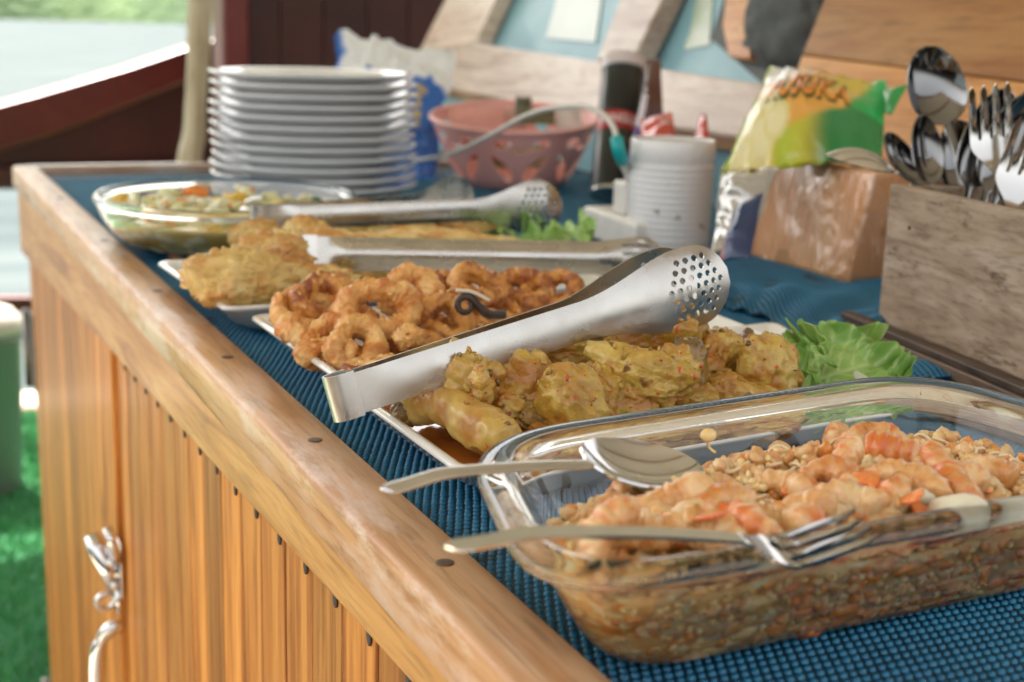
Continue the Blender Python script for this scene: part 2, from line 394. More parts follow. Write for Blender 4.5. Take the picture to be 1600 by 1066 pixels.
# cabin wall of upright planks
cw = empty('cabin_bulkhead', YP(520, 300, 3.3), 'dark maroon planked cabin wall behind the plate stack', 'wall')
slabY('corner_post', [(347, -160), (352, 330), (392, 330), (388, -160)], 3.22, .12, PM('maroon_post_paint', [(.3, (.13, .018, .016)), (.7, (.18, .03, .026))], 10, rough=.3), cw, .012)
xs = [392, 437, 505, 573, 637, 705, 775]
for a, b in zip(xs[:-1], xs[1:]): slabY('plank', [(a + 1, -160), (a + 1, 330), (b, 330), (b, -160)], 3.3, .04, MAROON, cw, .004)
slabY('frame_board', [(388, -160), (388, 330), (402, 330), (402, -160)], 3.27, .02, MAROON, cw, .003)
# rough pole
pc = [YP(x, y, 2.7) for x, y in [(314, -120), (313, -20), (311, 45), (309, 100), (306, 160), (302, 215), (295, 262), (290, 420)]]
pp = spline(pc, 60); pr = .0222 + .0016 * np.sin(np.linspace(0, 9, 60)) + .003 * np.exp(-((np.linspace(0, 1, 60) - .33) / .015) ** 2)
v, f = tube(pp, pr, 20); v += fbm(v * 18, 3)[:, None] * V(.004, .004, 0)
tag(mk('bamboo_pole', v, f, PM('bare_pole', [(.3, (.36, .29, .18)), (.5, (.52, .44, .31)), (.7, (.62, .56, .42))], 14, stretch=(3, 3, .5), rough=.6, bump=((40, .4, .003),)), loc=pc[-1]),
    'pale crooked bamboo pole standing left of the plate stack', 'pole')
# waste bin
bc = G(-22, 768, 0); bn = empty('waste_bin', bc, 'grey green plastic bin with a pale lid at the left edge on the grass', 'bin')
H = .42; pf = [(.0, .006), (.078, .006), (.083, .012), (.098, H - .05), (.104, H - .048), (.104, H - .03), (.1, H - .03), (.1, H - .028), (.0, H - .03)]
v, f = lathe(pf[1:-1], 48); par(mk('bin_body', v + bc, f, flat('bin_plastic', (.20, .24, .20), .5), loc=bc), bn)
v, f = lathe([(.106, H - .029), (.108, H - .01), (.08, H + .02), (.04, H + .035), (.01, H + .038)], 48); par(mk('bin_lid', v + bc, f, flat('bin_lid_plastic', (.6, .56, .48), .5), loc=bc), bn)

# ------------------------------------------------------------------ counter cabinet
XR0, XR1, XS = .172, .204, .184            # rim outer face, rim inner edge, slat face
Y1 = 1.95; YN = .10; XE = 1.06
ct = empty('serving_counter', (XS + .3, 1.0, 0), 'varnished teak serving counter with vertical slat front and a raised worn rim', 'counter')
box('counter_top', (XR1 - .004, YN, .862), (XE, Y1 - .03, .893), TEAK_Y, ct)
def rimprof(x0, x1, z0, z1, r=.0045):         # outer corner rounded
    a = np.linspace(0, np.pi / 2, 6)
    P = [(x0, z0)] + [(x0 + r - r * math.cos(t), z1 - r + r * math.sin(t)) for t in a] + [(x1 - .003, z1), (x1, z1 - .003), (x1, z0)]
    return P
def rimY(name, ya, yb, mat, x0=XR0, x1=XR1, z0=.884, z1=.909, parent=ct):
    P = rimprof(x0, x1, z0, z1); n = 24; loops = []
    for y in np.linspace(ya, yb, n): w = .0006 * math.sin(y * 31) ; loops.append(np.array([(x + w * (x < x0 + .01), y, z) for x, z in P]))
    v, f = loft(loops, True, True, True); return par(mk(name, v, f, mat, loc=((x0 + x1) / 2, (ya + yb) / 2, z0)), parent)
rimY('rim_rail', YN, Y1 - .019, RIMW)
# far end rim with the rounded corner
P = rimprof(0, .032, .884, .909); n = 40; loops = []; path = []
for t in np.linspace(0, 1, 12): path.append((XR0 + .018 - .018 * math.cos(t * math.pi / 2), Y1 - .018 + .018 * math.sin(t * math.pi / 2), t * math.pi / 2))
path += [(x, Y1, math.pi / 2) for x in np.linspace(XR0 + .04, XE, 16)]
for x, y, a in path:
    nx_, ny_ = math.cos(a), -math.sin(a); loops.append(np.array([(x + nx_ * d, y + ny_ * d, z) for d, z in P]))
v, f = loft(loops, True, True, True); par(mk('end_rim_rail', v, f, RIMWX, loc=(.3, Y1, .884)), ct)
# fascia: two boards under the rim, groove between
fzb = lambda yy: .879 - .044 * yy
hexa('fascia_board', [(XS - .0065, YN, fzb(YN)), (XS - .0004, YN, fzb(YN)), (XS - .0004, Y1 - .02, fzb(Y1)), (XS - .0065, Y1 - .02, fzb(Y1)), (XS - .0065, YN, .8838), (XS - .0004, YN, .8838), (XS - .0004, Y1 - .02, .8838), (XS - .0065, Y1 - .02, .8838)], TEAK_Y, ct, .002)
box('end_fascia_board', (XS + .021, Y1 - .06, .8665), (XE, Y1 - .015, .8838), TEAK_X, ct, .0025)
# slats: each is its own board
smesh = {}
def slat(w, z0, z1, y, x, parent, name='slat'):
    k = (round(w, 4), z0, z1)
    if k not in smesh:
        o = box(name, (x, y - w / 2, z0), (x + .016, y + w / 2, z1), TEAK, parent, .0012); smesh[k] = o.data; return o
    o = link(name, smesh[k], parent); o.location = Vector((x + .008, y, (z0 + z1) / 2)) - parent.location; bev(o, .0012); return o
y = 1.189; PITCH = .0481
while y > YN + .06:
    slat(PITCH - .0024, .08, .8662, y - PITCH / 2, XS + rng.uniform(0, .0007), ct)
    v, f = lathe([(.0034, 0), (.0034, .0008), (.002, .0012)], 12); v = v[:, [2, 0, 1]] * V(-1, .85, 1.4)
    par(mk('screw_plug', v + V(XS - .0001, y - PITCH / 2 - PITCH * .35, fzb(y) - .0055), f, BLACKP, loc=(XS, y - PITCH / 2 - PITCH * .35, .861)), ct); y -= PITCH
y = 1.189
box('door_stile', (XS + .002, y, .08), (XS + .016, y + .012, .8662), TEAK, ct, .001)
dr = empty('door', (XS, 1.57, .1), None, None); dr.parent = ct; dr.location = Vector((XS, 1.57, .1)) - ct.location
yy = y + .0135; k = 0
DW = .0465
while yy < Y1 - .10:
    v0 = (XS - .004, yy, .10); 
    w = min(DW, Y1 - .06 - yy)
    o = hexa('slat', [(v0[0], yy, .1), (XS + .012, yy, .1), (XS + .012, yy + w - .0012, .1), (v0[0], yy + w - .0012, .1), (v0[0], yy, .845), (XS + .012, yy, .845), (XS + .012, yy + w - .0012, .845), (v0[0], yy + w - .0012, .845)], TEAK, None, .001)
    o.parent = dr; o.location = o.location - Vector((XS, 1.57, .1)); yy += w

box('plinth', (XS + .03, YN, 0), (XE, Y1 - .09, .08), TEAK_Y, ct, .002)
box('back_carcass', (XS + .0165, YN, .081), (XS + .03, Y1 - .07, .8655), BLACKP, ct, .001)
box('end_panel', (XS + .0305, Y1 - .10, .081), (XE, Y1 - .07, .8655), TEAK_X, ct, .001)
def dpart(o): o.parent = dr; o.location = o.location - Vector((XS, 1.57, .1)); return o
for z0, z1 in ((.62, .725), (.06, .19)):      # hinges at the far edge of the door
    a, fa = tube([(XS - .009, Y1 - .075, z0), (XS - .009, Y1 - .075, z1)], .006, 12, up=(0, 1, 0))
    b = mk('hinge', a, fa, DSTEEL, loc=(XS - .009, Y1 - .075, z0)); dpart(b)
    dpart(box('hinge_leaf', (XS - .0065, Y1 - .115, z0), (XS - .0045, Y1 - .085, z1), DSTEEL, None, .0005))
# toggle latch (chrome): base plate, lever, wire loop, staple with ring
def S(dy, z, out): return V(XS - .004 - out * .62, 1.188 + dy * .75, .622 + (z - .64) * .62)
lat = []
lat.append(hexa('x', [S(-.012, .60, 0), S(.012, .60, 0), S(.012, .685, 0), S(-.012, .685, 0), S(-.012, .60, .003), S(.012, .60, .003), S(.012, .685, .003), S(-.012, .685, .003)], CHROME, None, .0008))
parts = []
parts.append(tube([S(.0, .612, .008), S(.002, .64, .016), S(.012, .672, .03), S(.02, .69, .036)], [.007, .0085, .009, .007], 12, .6, up=(0, 1, 0)))
parts.append(tube([S(-.012, .655, .006), S(-.012, .69, .012), S(-.006, .71, .018)], [.0035, .0045, .0045], 10, .5, up=(0, 1, 0)))
parts.append(tube([S(-.011, .62, .01), S(.011, .62, .01)], .0032, 10)); parts.append(tube([S(-.011, .655, .012), S(.013, .655, .022)], .0026, 10))
parts.append(tube([S(.0, .612, .006), S(0, .59, .006), S(.0, .575, .006)], [.007, .008, .006], 10, .35, up=(1, 0, 0)))
a = np.linspace(0, 2 * np.pi, 25)[:-1]; ring = np.array([S(.004, .592 + .011 * math.sin(t), .022 + .013 * math.cos(t)) for t in a]); rp = np.vstack([ring, ring[:1]])
parts.append(tube(rp, .0028, 8, up=(0, 1, 0), caps=False))
v, f = join(parts); o = mk('latch', v, f, CHROME, loc=S(0, .64, 0)); dpart(o); lat[0].name = 'latch_plate'; dpart(lat[0])
hp = spline([S(.006, .548, 0), S(.008, .545, .016), S(.01, .53, .028), S(.012, .50, .036), S(.012, .40, .038), S(.01, .34, .03), S(.01, .32, 0)], 40)
hr = .0055 + .002 * np.abs(np.sin(np.linspace(0, 9, 40))); v, f = tube(hp, hr, 12, .7, up=(0, 1, 0)); dpart(mk('handle', v, f, CHROME, loc=hp[0]))
for yy in (.30, .452, .62, .80, 1.02, 1.27, 1.58):  # wood plugs in the rim top
    v, f = lathe([(.0036, .9089), (.0036, .9094), (.003, .9096)], 20); par(mk('rim_plug', v + V(XR0 + .017, yy, 0), f, flat('plug_wood', (.10, .06, .04), .5) if yy == .30 else bpy.data.materials['plug_wood'], loc=(XR0 + .013, yy, .909)), ct)

# ------------------------------------------------------------------ blue non-slip mat
ZM = .8985
def matz(x, y):
    P = np.stack([x * 9, y * 9, x * 0], -1); return .0011 * fbm(P, 2)
def knobs(x0, x1, y0, y1, zf, keep=None, px=.0041, py=.0090, size=(.00178, .0015, .0014)):
    xs = np.arange(x0, x1, px); ys = np.arange(y0, y1, py / 2 * 1.0)
    gx, gy = np.meshgrid(xs, ys); gx = gx + (np.arange(len(ys)) % 2)[:, None] * px / 2; gx, gy = gx.ravel(), gy.ravel()
    gx = gx + .0006 * np.sin(gy * 40); 
    k = (gx < x1) & (gy > y0)
    if keep is not None: k &= keep(gx, gy)
    gx, gy = gx[k], gy[k]; n = len(gx); K = 6; a = np.arange(K) / K * 2 * np.pi
    rr = np.random.RandomState(3); s = rr.uniform(.85, 1.1, n)
    ring0 = np.stack([np.cos(a) * size[0], np.sin(a) * size[1], np.full(K, -.0004)], 1); ring1 = np.stack([np.cos(a) * size[0] * .78, np.sin(a) * size[1] * .78, np.full(K, size[2] * .75)], 1)
    tpl = np.vstack([ring0, ring1, [[0, 0, size[2]]]]); c = np.stack([gx, gy, zf(gx, gy)], 1)
    v = (c[:, None, :] + tpl[None] * s[:, None, None]).reshape(-1, 3)
    tf = [(i, (i + 1) % K, K + (i + 1) % K, K + i) for i in range(K)]; tt = [(K + i, K + (i + 1) % K, 2 * K) for i in range(K)]
    o = (np.arange(n) * (2 * K + 1))[:, None, None]; q = (np.array(tf)[None] + o).reshape(-1, 4); t3 = (np.array(tt)[None] + o).reshape(-1, 3)
    return v, [*map(tuple, q), *map(tuple, t3)], n
def fastmesh(name, v, quads, tris, mat):
    me = bpy.data.meshes.new(name); nv, nq, nt_ = len(v), len(quads), len(tris)
    me.vertices.add(nv); me.vertices.foreach_set('co', v.astype(np.float32).ravel()); me.loops.add(nq * 4 + nt_ * 3)
    me.loops.foreach_set('vertex_index', np.concatenate([quads.ravel(), tris.ravel()]).astype(np.int32)); me.polygons.add(nq + nt_)
    me.polygons.foreach_set('loop_start', np.concatenate([np.arange(nq) * 4, nq * 4 + np.arange(nt_) * 3]).astype(np.int32))
    me.polygons.foreach_set('use_smooth', [True] * (nq + nt_)); me.update(calc_edges=True); me.materials.append(mat); return me
matm = PM('blue_mat', [(.3, (.004, .125, .25)), (.7, (.008, .20, .36))], 9, rough=.42, spec=.6, rnd=False, spots=((26, .64, (.02, .05, .07)),), bump=((500, .2, .0004),))
matb = PM('blue_mat_base', [(.3, (.002, .030, .055)), (.7, (.004, .045, .08))], 9, rough=.6, rnd=False)
gx, gy = np.meshgrid(np.linspace(XR1 + .001, XE - .01, 60), np.linspace(YN, Y1 - .035, 120)); zz = ZM + matz(gx, gy)
gv = np.stack([gx, gy, zz], -1).reshape(-1, 3); gf = [(j * 60 + i, j * 60 + i + 1, (j + 1) * 60 + i + 1, (j + 1) * 60 + i) for j in range(119) for i in range(59)]
bm_ = mk('table_mat', gv, gf, matb, loc=None); tag(bm_, 'blue woven non-slip mat covering the counter top under all the dishes', 'mat')
sm_ = solid(bm_, .003, -1)
def zf(x, y): return ZM + matz(x, y)
v, f, n = knobs(XR1 + .004, .95, .28, 1.86, zf)
q = np.array([t for t in f if len(t) == 4]); t3 = np.array([t for t in f if len(t) == 3])
o = link('mat_weave', fastmesh('mat_weave', v, q, t3, matm), bm_); o['kind'] = 'stuff'
# second mat lying over the first with a wavy front edge, rucked towards the napkins
edge = [G(x, y, .903) for x, y in [(1085, 452), (1128, 477), (1165, 486), (1205, 500), (1245, 528), (1290, 535), (1345, 548), (1420, 600)]]
ep = spline(edge, 60); back = [V(.70, 1.06, 0), V(.98, 1.02, 0), V(.99, .60, 0), V(.66, .55, 0)]
nu, nv_ = 60, 44; gv = []
bp = spline([V(.60, 1.02, 0), V(.80, 1.05, 0), V(.97, .95, 0), V(.98, .75, 0), V(.97, .56, 0)], nu)
for j in range(nv_):
    t = j / (nv_ - 1)
    for i in range(nu):
        p = ep[i] * (1 - t) + bp[i] * t; w = 1 - t
        ru = .010 * math.exp(-((t - .16) / .10) ** 2) * (.6 + .4 * math.sin(i * .35)) * sst(0, 10, i) * sst(nu, nu - 18, i)
        z = .9035 + .0035 * sst(0, .05, t) + ru + .0018 * math.sin(i * .9 + t * 9) * w
        gv.append((p[0], p[1], z))
gv = np.array(gv); gf = [(j * nu + i, j * nu + i + 1, (j + 1) * nu + i + 1, (j + 1) * nu + i) for j in range(nv_ - 1) for i in range(nu - 1)]
m2 = mk('overlapping_mat', gv, gf, matb); solid(m2, .002, -1); tag(m2, 'second piece of blue mat rucked up with a wavy edge beside the wooden cutlery box', 'mat')
# weave ribs of the second mat follow its surface
from mathutils.bvhtree import BVHTree
bt = BVHTree.FromPolygons([tuple(p) for p in gv], gf)
kx, ky = np.meshgrid(np.arange(.50, .97, .0041), np.arange(.52, 1.06, .0044)); kx = kx + (np.arange(kx.shape[0]) % 2)[:, None] * .00205
pts = []
for x, y in zip(kx.ravel(), ky.ravel()):
    h = bt.ray_cast(Vector((x, y, 1.2)), Vector((0, 0, -1)))
    if h[0] is not None: pts.append(h[0][:])
pts = np.array(pts)
def kp(pts):
    K = 6; a = np.arange(K) / K * 2 * np.pi; s0 = (.00178, .0015, .0014)
    tpl = np.vstack([np.stack([np.cos(a) * s0[0], np.sin(a) * s0[1], np.full(K, -.0004)], 1), np.stack([np.cos(a) * s0[0] * .78, np.sin(a) * s0[1] * .78, np.full(K, s0[2] * .75)], 1), [[0, 0, s0[2]]]])
    n = len(pts); v = (pts[:, None] + tpl[None]).reshape(-1, 3); o = (np.arange(n) * 13)[:, None, None]
    q = (np.array([(i, (i + 1) % K, K + (i + 1) % K, K + i) for i in range(K)])[None] + o).reshape(-1, 4); t = (np.array([(K + i, K + (i + 1) % K, 2 * K) for i in range(K)])[None] + o).reshape(-1, 3)
    return v, q, t
v, q, t3 = kp(pts); o = link('mat_weave', fastmesh('mat_weave', v, q, t3, matm), m2); o['kind'] = 'stuff'

# ------------------------------------------------------------------ raked windscreen wall behind the counter
W0 = G(1200, 222, .99); W1 = G(630, 125, .99); WU = (W1 - W0) / np.linalg.norm(W1 - W0); WN = V(-WU[1], WU[0], 0); WN = WN if WN[0] > 0 else -WN
TH = R_(26); WV = V(0, 0, 1) * math.cos(TH) + WN * math.sin(TH); WK = WN * math.cos(TH) - V(0, 0, 1) * math.sin(TH)   # into the wall
def WP(x, y, o=W0):
    d = ray(x, y); return CAM + d * (((o - CAM) @ WK) / (d @ WK))
def boardW(name, px, t, mat, parent, off=0., b=.003):
    f = [WP(x, y, W0 + WK * off) for x, y in px]; n = len(f); v = f + [p + WK * t for p in f]
    F_ = [tuple(range(n)), tuple(range(n, 2 * n))[::-1]] + [(i, n + i, n + (i + 1) % n, (i + 1) % n) for i in range(n)]
    o = mk(name, v, F_, mat, None, False, loc=np.mean(f, 0)); bev(o, b); par(o, parent); return o
ws = empty('windscreen_wall', (W0 + W1) / 2 - V(0, 0, .09), 'raked wooden windscreen frame with glare-pale varnish and panels coloured as blue glass reflections behind the snacks', 'wall')
boardW('bottom_rail', [(625, 133), (655, 80), (743, 67), (930, 95), (1003, 103), (1238, 137), (1250, 138), (1205, 223)], .032, PALEW, ws)
boardW('left_stile', [(655.5, 79), (740, -90), (815, -90), (743.5, 66)], .0325, PALEW, ws)
boardW('middle_stile', [(931, 94), (968, 0), (1000, -80), (1073, -80), (1034, 0), (985, 101)], .0325, PALEW, ws)
boardW('lower_teak_rail', [(1206, 223), (1252, 85), (1700, 140), (1700, 310)], .033, PANELW, ws)
boardW('upper_teak_board', [(1253, 84), (1330, -110), (1700, -110), (1700, 138.5)], .034, PANELW, ws)
BLUEP = PM('blue_paint_and_reflection', [(.3, (.20, .42, .52)), (.7, (.28, .52, .60))], 8, rough=.45, coat=.12, rnd=False)  # lower wall is painted; in the windows this blue imitates glass reflections
boardW('reflection_panel', [(700, 120), (790, -90), (1110, -90), (1020, 150)], .006, BLUEP, ws, .036)
boardW('reflection_panel', [(960, 150), (1060, -90), (1340, -90), (1260, 190)], .006, BLUEP, ws, .036)
boardW('pane_highlight', [(852, 60), (880, -40), (945, -40), (930, 66)], .002, PM('white_pane_reflection', [(.3, (.6, .68, .66)), (.7, (.68, .75, .72))], 8, rough=.3), ws, .033, b=0)  # lighter part of the glass reflection, put in as a white sheet
boardW('dark_lining', [(1110, 60), (1160, -90), (1380, -90), (1300, 170), (1190, 130)], .003, flat('dark_lining_cloth', (.045, .055, .055), .5), ws, .032, b=0)
boardW('pane_highlight', [(1068, 78), (1078, 50), (1100, -60), (1118, -60), (1108, 70)], .002, PM('pale_green_highlight', [(.3, (.5, .62, .45)), (.7, (.7, .76, .7))], 20, rough=.3), ws, .0335, b=0)  # window highlight put in as a pale green-white sheet
boardW('inner_post', [(1138, 88), (1128, 40), (1142, -60), (1178, -60), (1172, 92)], .012, PANELW, ws, .018, b=.002)
# plumb lower wall and sill under the frame
a, b = W0 - WU * .75, W1
def plumb(name, z0, z1, o0, o1, mat):
    q = [a + WN * o0, b + WN * o0, b + WN * o1, a + WN * o1]; q = [p * V(1, 1, 0) for p in q]
    o = hexa(name, [p + V(0, 0, z0) for p in q] + [p + V(0, 0, z1) for p in q], mat, None, .001); par(o, ws)
plumb('lower_wall', .86, .972, .012, .04, BLUEP); plumb('sill', .9725, .989, -.006, .045, wood('sill_wood', (.12, .06, .03), (.26, .15, .08), (.36, .22, .13), 'y'))
plumb('cabin_side', .0, .859, .012, .04, MAROON)
# grey bag hung behind the second opening
bgc = WP(1225, 62, W0 + WK * .03); o = blob('grey_bag', bgc, (.05, .17, .12), PM('grey_cloth', [(.3, (.05, .06, .06)), (.7, (.12, .13, .13))], 20, rough=.7, bump=((80, .4, .002),)), 5, sub=4, amp=.18)
tag(o, 'dark grey cloth bag resting in the right hand window opening', 'bag')
# ------------------------------------------------------------------ white stack of dinner plates
PORC = PM('porcelain', [(.3, (.84, .86, .87)), (.7, (.88, .89, .90))], 10, rough=.12, coat=.5)
CERA = PM('cream_porcelain', [(.3, (.76, .75, .71)), (.7, (.80, .79, .75))], 10, rough=.12, coat=.5, rnd=False)
PD = .246; f0 = G(482, 308, .917); h2 = FWD * V(1, 1, 0); h2 /= np.linalg.norm(h2); PC = f0 + h2 * PD / 2 - RT * .012; PC[2] = .9
pf = [(.0005, .003), (.078, .003), (.080, 0), (.084, 0), (.088, .004), (.112, .011), (.128, .0165), (.1345, .0185), (.136, .0205), (.1345, .0225), (.128, .0215), (.110, .0155), (.090, .0095), (.082, .007), (.0005, .0065)]
v, f = lathe([(r * .905, z) for r, z in pf], 72)
ORD = ['bottom plate', 'second plate from the bottom', 'third plate from the bottom', 'fourth plate from the bottom', 'fifth plate from the bottom', 'sixth plate from the bottom', 'seventh plate from the bottom', 'fifth plate from the top', 'fourth plate from the top', 'third plate from the top', 'second plate from the top', 'topmost plate']
pm_ = None; NP = 12; PS = .0117
for i in range(NP):
    if pm_ is None: o = mk('dinner_plate', v, f, PORC); pm_ = o.data; subs(o, 1)
    else: o = link('dinner_plate', pm_); subs(o, 1)
    o.location = (PC[0] + rng.uniform(-.0026, .0026), PC[1] + rng.uniform(-.0026, .0026), .9008 + i * PS + rng.uniform(0, .0005)); o.rotation_euler.z = rng.uniform(0, 6)
    tag(o, 'white dinner plate, ' + ORD[i] + ' in the tall stack', 'plate', 'white dinner plates in the stack')

# ------------------------------------------------------------------ square platters
def inq(C, u, v):
    C = np.asarray(C, float); return (C[0] * (1 - u) * (1 - v) + C[1] * u * (1 - v) + C[2] * u * v + C[3] * (1 - u) * v)
def platter(C, label, z0=.9008):
    C = np.array([p[:2] for p in C]); P = [(.040, .0005, .02), (.030, .0, .02), (.026, .001, .02), (.014, .009, .018), (.003, .0205, .012), (.0, .0225, .010), (.0006, .0242, .010), (.0024, .0248, .010), (.005, .0242, .010), (.008, .021, .012), (.018, .0125, .018), (.027, .0078, .02), (.036, .0066, .02), (.055, .0062, .015)]
    v, f = loft([quadloop(C, a, r, z0 + z) for a, z, r in P], True, True, True); o = mk('platter', v, f, CERA, loc=(*C.mean(0), z0))
    return tag(o, label, 'platter')
CT = [G(350, 487, .923), G(700, 462, .923) + V(0.02, -.03, 0), G(868, 372, .923), G(243, 412, .923)]
CT = [CT[0], CT[0] + V(.335, .004, 0), CT[3] + V(.345, .0, 0), CT[3]]
CC = [G(508, 596, .923) + V(0, .0, 0), V(0, 0, 0), V(0, 0, 0), G(388, 497, .923)]
CC = [CC[3] + V(.005, -.182, 0), CC[3] + V(.295, -.172, 0), CC[3] + V(.30, .0, 0), CC[3]]
CK3 = G(1212, 510, .923); CK2 = G(1398, 622, .923); CK0 = G(722, 752, .923)
CK = [CK0, CK2 , CK3, CK0 + V(-.004, .176, 0)]
platter(CT, 'farthest white square platter, holding pale battered fritters and a lettuce leaf')
platter(CC, 'middle white square platter, holding golden fried calamari rings')
platter(CK, 'nearest white square platter, holding yellow curried chicken in orange sauce', .9022)
# sauces
SAUCE = PM('orange_sauce', [(.35, (.30, .075, .012)), (.55, (.45, .14, .02)), (.7, (.55, .22, .05))], 25, rough=.06, coat=.6, rnd=False, bump=((90, .15, .001),))
l = quadloop(np.array([p[:2] for p in CK]), .0165, .016, .9022 + .0132); l2 = l.copy(); c = l.mean(0)
v, f = loft([l, c + (l - c) * .8 + V(0, 0, .0002), c + (l - c) * .4 + V(0, 0, .0004)], True, False, True)
tag(mk('curry_sauce', v, f, SAUCE), 'thin orange brown curry sauce pooled around the chicken on the nearest platter', 'sauce')

# ------------------------------------------------------------------ glassware
def glassm(name, tint=(1, 1, 1)):
    mt, t, b = newmat(name); b.inputs['Base Color'].default_value = (*tint, 1); sets(b, rough=.0, trans=1., ior=1.49); return mt
GLASS = glassm('clear_glass', (1., 1., 1.))
DQ = np.array([G(836, 925, .957)[:2], G(1700, 790, .957)[:2], G(1436, 571, .957)[:2], G(716, 678, .957)[:2]])
# straightened: rim of the oven dish
print('dish corners', DQ)
DQ[1] = DQ[2] + V(.020, -.166)
DZ = .9008
DP = [(.055, .0, .02), (.043, .0004, .03), (.037, .002, .034), (.032, .007, .036), (.0205, .028, .042), (.0125, .042, .044), (.008, .0465, .044), (.002, .0485, .046), (.0, .0505, .046), (.0004, .0535, .046), (.003, .0558, .045), (.008, .0562, .044), (.0125, .0545, .042), (.0155, .049, .040), (.0235, .030, .040), (.0355, .009, .036), (.041, .0052, .032), (.049, .0042, .026), (.062, .0042, .02)]
v, f = loft([quadloop(DQ, a, r * 1.05, DZ + z, 12) for a, z, r in DP], True, True, True)
o = tag(mk('glass_oven_dish', v, f, GLASS, loc=(*DQ.mean(0), DZ)), 'rectangular clear glass oven dish full of shrimp and bean sprouts, nearest the viewer', 'glass dish')
subs(o, 1)
# oval glass bowl
BC = (G(143, 318, .945) + G(556, 312, .945)) / 2; ba = np.linalg.norm(G(143, 318, .945) - G(556, 312, .945)) / 2; bdir = G(556, 312, .945) - G(143, 318, .945); byaw = math.atan2(bdir[1], bdir[0])
print('bowl', BC, ba, byaw); BB = .132
def ovl(r, z, k=72):                          # r = inset from the rim
    a = np.arange(k) / k * 2 * np.pi; x, y = (ba - r) * np.cos(a), (BB - r) * np.sin(a)
    return np.stack([BC[0] + x * math.cos(byaw) - y * math.sin(byaw), BC[1] + x * math.sin(byaw) + y * math.cos(byaw), np.full(k, .9008 + z)], 1)
BP = [(.075, 0), (.050, .0005), (.040, .003), (.022, .012), (.009, .028), (.004, .042), (.002, .045), (.0, .047), (.0, .050), (.003, .0525), (.007, .052), (.0075, .048), (.0085, .042), (.0135, .028), (.0265, .0125), (.041, .0065), (.052, .005), (.075, .005)]
v, f = loft([ovl(a, z) for a, z in BP], True, True, True); o = tag(mk('glass_bowl', v, f, GLASS, loc=(BC[0], BC[1], .9)), 'oval clear glass bowl of mixed vegetables at the far left corner', 'glass bowl'); subs(o, 1)
tv, tf = textmesh('pik', .010); p0 = G(457, 357, .936); tt = V(math.cos(byaw + .15), math.sin(byaw + .15), 0); v = p0 + tv[:, :1] * tt + tv[:, 1:2] * V(0, 0, 1) - .004 * V(-tt[1], tt[0], 0) * 0
par(mk('etched_mark', v - V(tt[1], -tt[0], 0) * -.0006, tf, flat('etch_white', (.8, .8, .8), .6), smooth=False), o)

# ------------------------------------------------------------------ serving tongs
def tongs(Pend, Ptip, wvec, L, label, w0=.021, head=.044, gap=.03, holes=True, arch=.0035, rise=0., lift=None, slots=False, wl=.021):
    """U shaped strip lying on its edge: Pend = bend, Ptip = head of near arm, wvec = direction of the strip's width, gap between arm heads"""
    ax = Ptip - Pend; Ln = np.linalg.norm(ax); ax = ax / Ln; w = wvec - ax * (wvec @ ax); w /= np.linalg.norm(w)
    out = np.cross(ax, w); out /= np.linalg.norm(out)
    if out @ (CAM - Pend) < 0: out = -out       # towards the viewer = near arm side
    root = empty('serving_tongs', Pend, label, 'tongs')
    hl = .062 if holes else .04
    def hw(s):                                 # half width along the arm
        b = w0 / 2 - .001 * sst(0, .3 * Ln, s) * 0
        k = sst(Ln - hl * 1.42, Ln - hl * .42, s); r = head / 2
        wdt = b + (r - b) * k
        e = s - (Ln - r * 1.05)
        if e > 0: wdt = min(wdt, r * math.sqrt(max(0, 1 - (e / (r * 1.06)) ** 2)))
        return wdt
    for side in (1, -1):
        S_ = np.linspace(.004, Ln - .0002, 90); top = [(s, hw(s)) for s in S_]; bot = [(s, -hw(s)) for s in S_[::-1]]
        H = []
        if holes:
            cx = Ln - head * .53; R = head * .41; st = head * .127
            for j in range(-4, 5):
                for i in range(-4, 5):
                    x, y = i * st + (j % 2) * st / 2, j * st * .87
                    if math.hypot(x, y) < R: H.append(circ(cx + x, y, st * .31, 16))
        if slots:
            for y in (-.009, -.003, .003, .009): H.append([(Ln - .034, y - .0012), (Ln - .010, y - .0012), (Ln - .008, y), (Ln - .010, y + .0012), (Ln - .034, y + .0012), (Ln - .036, y)])
        def fn(s, y, side=side):
            t = s / Ln; off = (.0065 + (gap / 2 - .0065) * t ** 1.1)
            k = sst(Ln - hl * 1.5, Ln - hl * .7, s); a = arch * (1 - k) * sst(.008, .03, s)
            b = max(hw(s), .002); hh = a * (1 - min(1, abs(y) / b) ** 2)
            cup = -.0055 * k * (1 - min(1, abs(y) / (head / 2)) ** 2) * (1 if not slots else .4)
            tipin = -.004 * sst(Ln - .02, Ln, s)
            return Pend + ax * s + w * y + out * side * (off + hh - cup * 0 + tipin + .0045 * k * (1 - (y / (head / 2)) ** 2)) + V(0, 0, 1) * (rise * math.sin(math.pi * t))
        v, f = sheet(top + bot, H, .0026, fn)
        o = mk('arm', v, f, STEEL, loc=Pend); solid(o, .0008, 0); par(o, root)
    # the bend that joins the arms
    loops = []; a = np.linspace(-math.pi / 2, math.pi / 2, 16); g = .0065
    A = [(.0045 - 0, g), (.002, g * 1.02)] + [(-.002 - .006 * math.cos(t), -g * math.sin(t) * 1.05) for t in a] + [(.002, -g * 1.02), (.0045, -g)]
    n = 7
    for sx, oy in A:
        loops.append(np.array([Pend + ax * sx + out * oy + w * yy for yy in np.linspace(-wl / 2, wl / 2, n)]))
    v, f = loft(loops, False); o = mk('bend', v, f, STEEL, loc=Pend); solid(o, .0012, 0); par(o, root)
    return root
T3a, T3b = G(540, 604, .945), G(1112, 430, .985)
